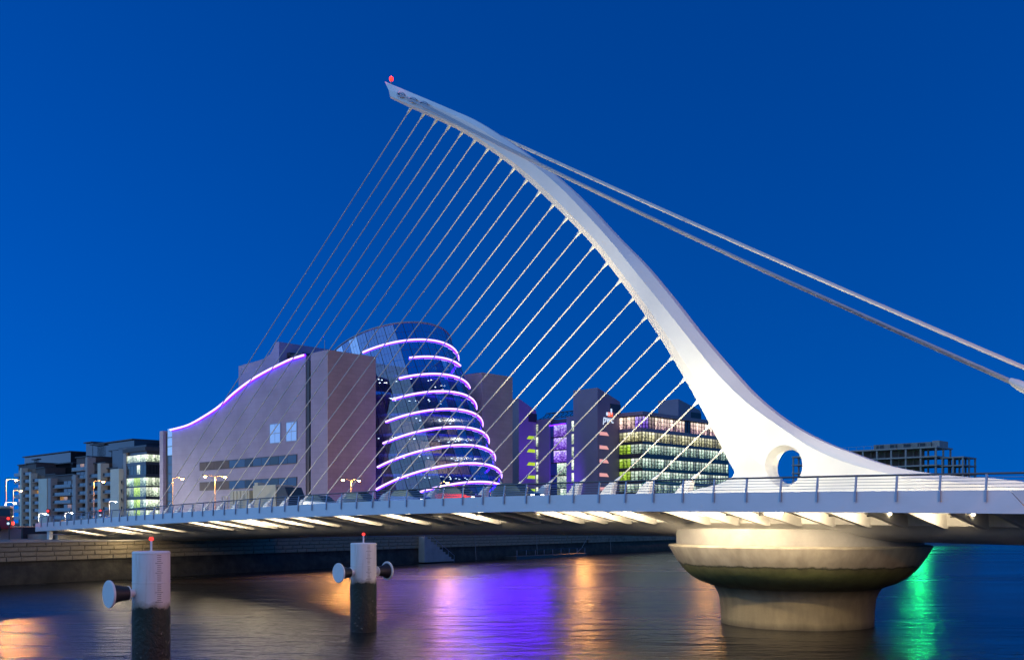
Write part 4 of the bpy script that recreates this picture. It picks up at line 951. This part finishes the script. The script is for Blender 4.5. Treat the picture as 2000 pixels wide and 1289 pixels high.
# scaffold edge rails on the roof
m = MB()
for a in range(14): m.tube([(-0.5, a * tlen / 13, zs_[0]), (-0.5, a * tlen / 13, zs_[0] + 1.4)], 0.07, 5)
m.tube([(-0.5, 0, zs_[0] + 1.4), (-0.5, tlen, zs_[0] + 1.4)], 0.06, 5); m.build('edge_rail', 'pole_steel', fb)
tc2 = at_d(1571, 1000, 360); st2 = thing('scaffold_tower', 'narrow open concrete stair tower seen through the round eye', 'tower', W(*tu(tc2.x, tc2.y), GZ), ANG)
for py in (890, 906, 922, 940, 958):
    z = EYE + (HOR - py) / FPX * 360 - GZ
    m = MB(); m.box(-0.2, 9.5, -0.2, 5, z - 0.5, z); m.build('slab', 'frame_concrete', st2)
for uu in (0.3, 4.5, 9.0):
    for y in (0.2, 4.6):
        m = MB(); m.box(uu - 0.25, uu + 0.25, y - 0.25, y + 0.25, 0, EYE + (HOR - 890) / FPX * 360 - GZ - 0.5); m.build('column', 'frame_concrete', st2)

# ------------------------------------------------------------------ street lamps and signals on the far bank
def street_lamp(px, py, D, label, heads=1, kind='lamp_sodium', col=(1.0, 0.42, 0.09), power=520, pole='pole_steel', at=None):
    p = Vector(at) if at else at_d(px, py, D); base = Vector((p.x, p.y, GZ)); h = p.z - GZ
    s = thing('street_lamp', label, 'street lamp', base, ANG, 'street lamps on the far quay')
    m = MB(); m.tube([(0, 0, 0), (0, 0, 1.2), (0, 0, 1.3), (0, 0, h + 0.15)], [0.16, 0.15, 0.10, 0.075], 8); m.build('pole', pole, s, smooth=50)
    for k in range(heads):
        sx = (1 if k == 0 else -1)
        m = MB(); m.tube([(0, 0, h + 0.1), (sx * 0.7, 0, h + 0.25), (sx * 1.3, 0, h + 0.22)], 0.05, 6); ar = m.build('arm', pole, s)
        m = MB(); m.loft([[(sx * (1.2 + x), y * wy, h + 0.15 + z * 0.14) for y, z in ((-1, 0), (-0.7, 1), (0.7, 1), (1, 0))] for x, wy in ((0, 0.12), (0.3, 0.2), (0.75, 0.18), (0.9, 0.08))]); m.build('lamp_head', 'dark_metal', ar)
        m = MB(); m.lathe([(0.02, -0.22), (0.16, -0.16), (0.22, -0.05), (0.22, 0.0)], 12, (sx * 1.65, 0, h + 0.14)); b_ = m.build('lamp_bowl', kind, ar, smooth=60)
        lamp('POINT', b_, (sx * 1.65, 0, h - 0.35), power, col, 0.25)
    return s
street_lamp(337, 935, 154, 'single orange street lamp at the left end of the stone hall')
street_lamp(420, 932, 149, 'twin-headed orange street lamp behind the truck, brightest on the bridge approach', 2)
street_lamp(686, 939, 162, 'twin-headed orange street lamp in front of the drum, left side', 2)
street_lamp(860, 943, 170, 'orange street lamp standing before the glass drum')
street_lamp(1368, 957, 240, 'orange quay lamp seen low beside the pylon foot')
street_lamp(1130, 970, 204, 'orange quay lamp hidden behind the deck edge below the office block', power=700)  # out of view, assumed from the orange streak on the water
street_lamp(183, 941, 168, 'orange street lamp in front of the nearer apartment block')
street_lamp(12, 938, 174, 'upper orange street lamp at the left picture edge', power=2200)
street_lamp(26, 959, 218, 'second orange street lamp at the left edge, left of the flats', power=1000)
street_lamp(10, 983, 180, 'white street lamp at the left picture edge', 1, 'lamp_white', (0.9, 0.95, 1.0), 500)
for i_, (u_, p_) in enumerate(((-40, 1300), (-14, 1700), (8, 1600))):  # assumed near-quay lamps out of view, warming the dolphins, pier and fascia
    b3 = W(-36.5, u_, 4.8)
    street_lamp(0, 0, 1, ['orange street lamp on the near quay behind the viewpoint', 'orange street lamp on the near quay beside the bridge end, upstream', 'orange street lamp on the near quay at the bridge end'][i_], power=p_, at=(b3.x, b3.y, 14.5))
for px_, py_, D_, lb in ((75, 1004, 250, 'low white lamp post in front of the farther flats, left'), (127, 1002, 240, 'low white lamp post in front of the farther flats, right'), (213, 980, 240, 'white lamp post before the nearer flats')):
    street_lamp(px_, py_, D_, lb, 1, 'lamp_white', (1.0, 0.9, 0.7), 900)
def signal(px, py, D, label):
    p = at_d(px, py, D); s = thing('traffic_signal', label, 'traffic signal', (p.x, p.y, GZ), 0, 'traffic signals at the bridge end')
    h = p.z - GZ
    m = MB(); m.tube([(0, 0, 0), (0, 0, h + 0.3)], 0.07, 8); m.build('pole', 'dark_metal', s)
    m = MB(); m.box(-0.24, 0.24, -0.2, -0.06, h - 0.75, h + 0.4); m.box(-0.24, 0.24, -0.06, 0.15, h - 0.75, h + 0.4); hd = m.build('signal_head', 'dark_frame', s)
    for z, mt in ((0.12, 'lens_red'), (-0.5, 'sign_white')):
        q = MB(); q.loft([[(0.16 * math.cos(a), y, h + z + 0.16 * math.sin(a)) for a in frange(0, 2 * math.pi * 11 / 12, 12)] for y in (-0.2, -0.27)]); q.build('lens', mt, hd)
signal(18, 1014, 120, 'red traffic signal by the parapet at the left edge')
signal(95, 999, 150, 'red traffic signal in front of the farther apartment block')
signal(197, 999, 145, 'red traffic signal in front of the nearer apartment block')
# assumed green navigation light, unseen behind the deck, for the green reflection
gp = Q(290, 1.5); gp = at_d(1790, 1008, 285)
nv = thing('navigation_light', 'green navigation light downstream behind the bridge deck', 'light', (gp.x, gp.y, 0))
m = MB(); m.tube([(0, 0, -0.5), (0, 0, 12.8)], [0.5, 0.35], 12); m.build('pile', 'dark_metal', nv)
m = MB(); m.lathe([(0.45, 12.8), (0.65, 12.95), (0.65, 14.2), (0.25, 14.4)], 14); o = m.build('green_lens', 'lens_green', nv)

# ------------------------------------------------------------------ floating pontoon and river things
pa, pb = at_d(985, 1089, 1), at_d(1130, 1085, 1)
def on_water(px, py): D = EYE * FPX / (py - HOR); return at_d(px, py, D)
a_, b_ = on_water(985, 1089.5), on_water(1130, 1083)
a_, b_ = Q(88, -2.4), Q(112, -2.4)
po = thing('pontoon', 'low dark green pontoon moored along the far quay wall', 'pontoon', a_, math.atan2(QY, QX))
m = MB(); m.box(0, 24, -1.3, 1.3, -0.2, 0.55); m.build('float', 'dark_metal', po, bevel=0.08)
m = MB()
for k in range(9): m = MB(); m.tube([(0.3 + k * 2.9, -1.2, 0.55), (0.3 + k * 2.9, -1.2, 1.6)], 0.05, 6); m.build('stanchion', 'rail_steel', po)
m = MB(); m.tube([(0.3, -1.2, 1.55), (23.5, -1.2, 1.55)], 0.05, 6); m.build('guard_rail', 'window_teal', po)
m = MB(); m.tube([(24, 1.0, 0.6), (27, 1.6, 1.4), (31, 2.2, 4.3)], 0.04, 6); m.build('mooring_rope', 'pole_steel', po)

# ------------------------------------------------------------------ traffic on the deck
def car(t, u, paint, label, heading=1, hgt=1.0, name='parked_car'):
    z = zt(t) - 0.3
    c = thing('car', label, 'car', W(t, u, z), ANG if heading > 0 else ANG + math.pi, 'cars crossing the bridge')
    # sections along y (nose +y): (y, half width, z low, z belt)
    sec_ = [(-2.12, 0.72, 0.42, 0.80), (-2.0, 0.80, 0.30, 0.95), (-1.5, 0.87, 0.22, 0.98), (-0.5, 0.89, 0.20, 0.93), (0.9, 0.88, 0.20, 0.90), (1.5, 0.85, 0.24, 0.82), (2.0, 0.74, 0.32, 0.68), (2.12, 0.6, 0.42, 0.58)]
    m = MB(); m.loft([[(-w, y, zl), (-w * 1.0, y, zl + (zb - zl) * 0.6), (-w * 0.93, y, zb), (w * 0.93, y, zb), (w, y, zl + (zb - zl) * 0.6), (w, y, zl)] for y, w, zl, zb in sec_]); m.build('body', paint, c, smooth=40)
    cab = [(-1.95, 0.68, 0.93, 0.02), (-1.35, 0.62, 0.93, 0.50 * hgt), (-0.7, 0.60, 0.92, 0.56 * hgt), (0.1, 0.60, 0.90, 0.54 * hgt), (0.55, 0.62, 0.88, 0.36), (1.05, 0.70, 0.86, 0.02)]
    m = MB(); m.loft([[(-0.78, y, zb), (-w, y, zb + h), (w, y, zb + h), (0.78, y, zb)] for y, w, zb, h in cab]); m.build('cabin_glass', 'car_glass', c, smooth=30)
    m = MB(); m.loft([[(-w * 0.98, y, z_), (-w * 0.98, y, z_ + 0.04), (w * 0.98, y, z_ + 0.04), (w * 0.98, y, z_)] for y, w, z_ in [(-1.5, 0.62, 0.93 + 0.47 * hgt), (-0.7, 0.61, 0.93 + 0.54 * hgt), (0.15, 0.60, 0.92 + 0.52 * hgt)]]); m.build('roof', paint, c)
    for sy in (-1.3, 1.32):
        for sx in (-1, 1):
            q = MB(); q.loft([[(sx * x, sy + 0.31 * r * math.cos(a), 0.31 + 0.31 * r * math.sin(a)) for a in frange(0, 2 * math.pi * 15 / 16, 16)] for x, r in ((0.66, 1), (0.86, 1), (0.89, 0.92))]); wh = q.build('wheel', 'black_tyre', c, smooth=40)
            q = MB(); q.loft([[(sx * x, sy + 0.2 * math.cos(a), 0.31 + 0.2 * math.sin(a)) for a in frange(0, 2 * math.pi * 11 / 12, 12)] for x in (0.88, 0.905)]); q.build('rim', 'alloy', wh)
    for sx in (-1, 1):
        m = MB(); m.box(sx * 0.52 - 0.16, sx * 0.52 + 0.16, -2.11, -2.0, 0.72, 0.86); m.build('tail_light', 'tail_red', c)
        m = MB(); m.box(sx * 0.52 - 0.15, sx * 0.52 + 0.15, 1.98, 2.09, 0.55, 0.66); m.build('headlight', 'downlight', c)
    c.scale = (1.05, 1.05, 1.1)
    return c
def deck_at(px, u): return at_u(px, 960, u)[0]
car(deck_at(898, -3.2), -3.2, 'paint_red', 'red hatchback in front of the glass drum', -1, 1.08)
car(deck_at(1010, -3.2), -3.2, 'paint_black', 'black car right of the red hatchback', -1)
car(deck_at(802, -3.2), -3.2, 'paint_blue', 'dark blue car just left of the red hatchback', -1)
car(deck_at(708, -3.2), -3.2, 'paint_black', 'black car below the twin street lamp near the drum', -1)
car(deck_at(630, -3.2), -3.2, 'paint_white', 'white car below the corner of the stone hall', -1)
car(deck_at(205, 3.5), 3.5, 'paint_silver', 'silver car at the far left end of the bridge', 1)
# flatbed lorry with a beige box behind the railing
tt = deck_at(520, 7.0)
tk = thing('lorry', 'beige box lorry behind the railing below the stone hall', 'lorry', W(tt, 6.2, zt(tt) - 0.3), ANG); tk.scale = (1.0, 1.15, 1.32)
m = MB(); m.box(-1.1, 1.1, -5.5, 5.2, 0.55, 0.85); m.build('chassis', 'dark_metal', tk)
m = MB(); m.box(-1.2, 1.2, -4.6, -0.2, 0.95, 3.15); m.build('rear_box', 'truck_box', tk, bevel=0.05)
m = MB(); m.box(-1.15, 1.15, 0.6, 4.6, 0.95, 2.75); m.build('front_box', 'truck_box', tk, bevel=0.05)
for k in range(5): m = MB(); m.box(-1.22, -1.151, 0.9 + k * 0.72, 1.02 + k * 0.72, 1.0, 2.7); m.build('side_rib', 'truck_box', tk)
m = MB(); m.box(-0.5, 0.5, -0.15, 0.5, 0.95, 3.45); m.build('crane_post', 'truck_box', tk)
m = MB(); m.loft([[(-1.15, y, 0.6), (-1.15, y, z_), (1.15, y, z_), (1.15, y, 0.6)] for y, z_ in ((-7.0, 1.7), (-6.8, 2.1), (-6.2, 2.9), (-4.75, 2.95))]); m.build('cab', 'dark_metal', tk, smooth=30)
m = MB(); m.add([(-1.0, -6.78, 2.15), (1.0, -6.78, 2.15), (1.0, -6.25, 2.85), (-1.0, -6.25, 2.85)], [(0, 1, 2, 3)]); m.build('windscreen', 'car_glass', tk)
m = MB(); m.box(-1.0, -0.2, 5.25, 5.7, 0.9, 2.6)
m = MB()
for y in (5.3, 5.9, 6.5): m.tube([(-1.0, y, 0.6), (-1.0, y, 2.3)], 0.05, 6)
for z_ in (1.0, 1.6, 2.25): m.tube([(-1.0, 5.3, z_), (-1.0, 6.5, z_)], 0.05, 6)
m.build('tail_rack', 'truck_box', tk)
for y in (-5.6, -2.0, -3.1, 3.2, 2.1):
    for sx in (-1, 1):
        q = MB(); q.loft([[(sx * x, y + 0.48 * math.cos(a), 0.48 + 0.48 * math.sin(a)) for a in frange(0, 2 * math.pi * 15 / 16, 16)] for x in (0.8, 1.12)]); q.build('wheel', 'black_tyre', tk)
# bus waiting on the quay road at the left edge
p = at_d(2, 1020, 124)
bs_ = thing('bus', 'red and cream bus at the left picture edge behind the parapet', 'bus', (p.x - 3.0, p.y, GZ + 0.9), RAD(20))
m = MB(); m.box(-6, 4.0, -1.25, 1.25, 0.35, 2.0); m.build('lower_body', 'paint_red', bs_, bevel=0.1)
m = MB(); m.box(-6, 3.9, -1.22, 1.22, 2.0, 3.0); m.build('window_band', 'car_glass', bs_, bevel=0.06)
m = MB(); m.box(-6, 3.9, -1.22, 1.22, 3.0, 3.3); m.build('roof', 'truck_box', bs_, bevel=0.08)
for x in (-4, 2.4):
    q = MB(); q.loft([[(x + 0.48 * math.cos(a), y, 0.4 + 0.48 * math.sin(a)) for a in frange(0, 2 * math.pi * 15 / 16, 16)] for y in (-1.27, -1.0)]); q.build('wheel', 'black_tyre', bs_)
for sy in (-1, 1): m = MB(); m.box(3.95, 4.08, sy * 0.9 - 0.12, sy * 0.9 + 0.12, 0.9, 1.3); m.build('tail_light', 'tail_red', bs_)
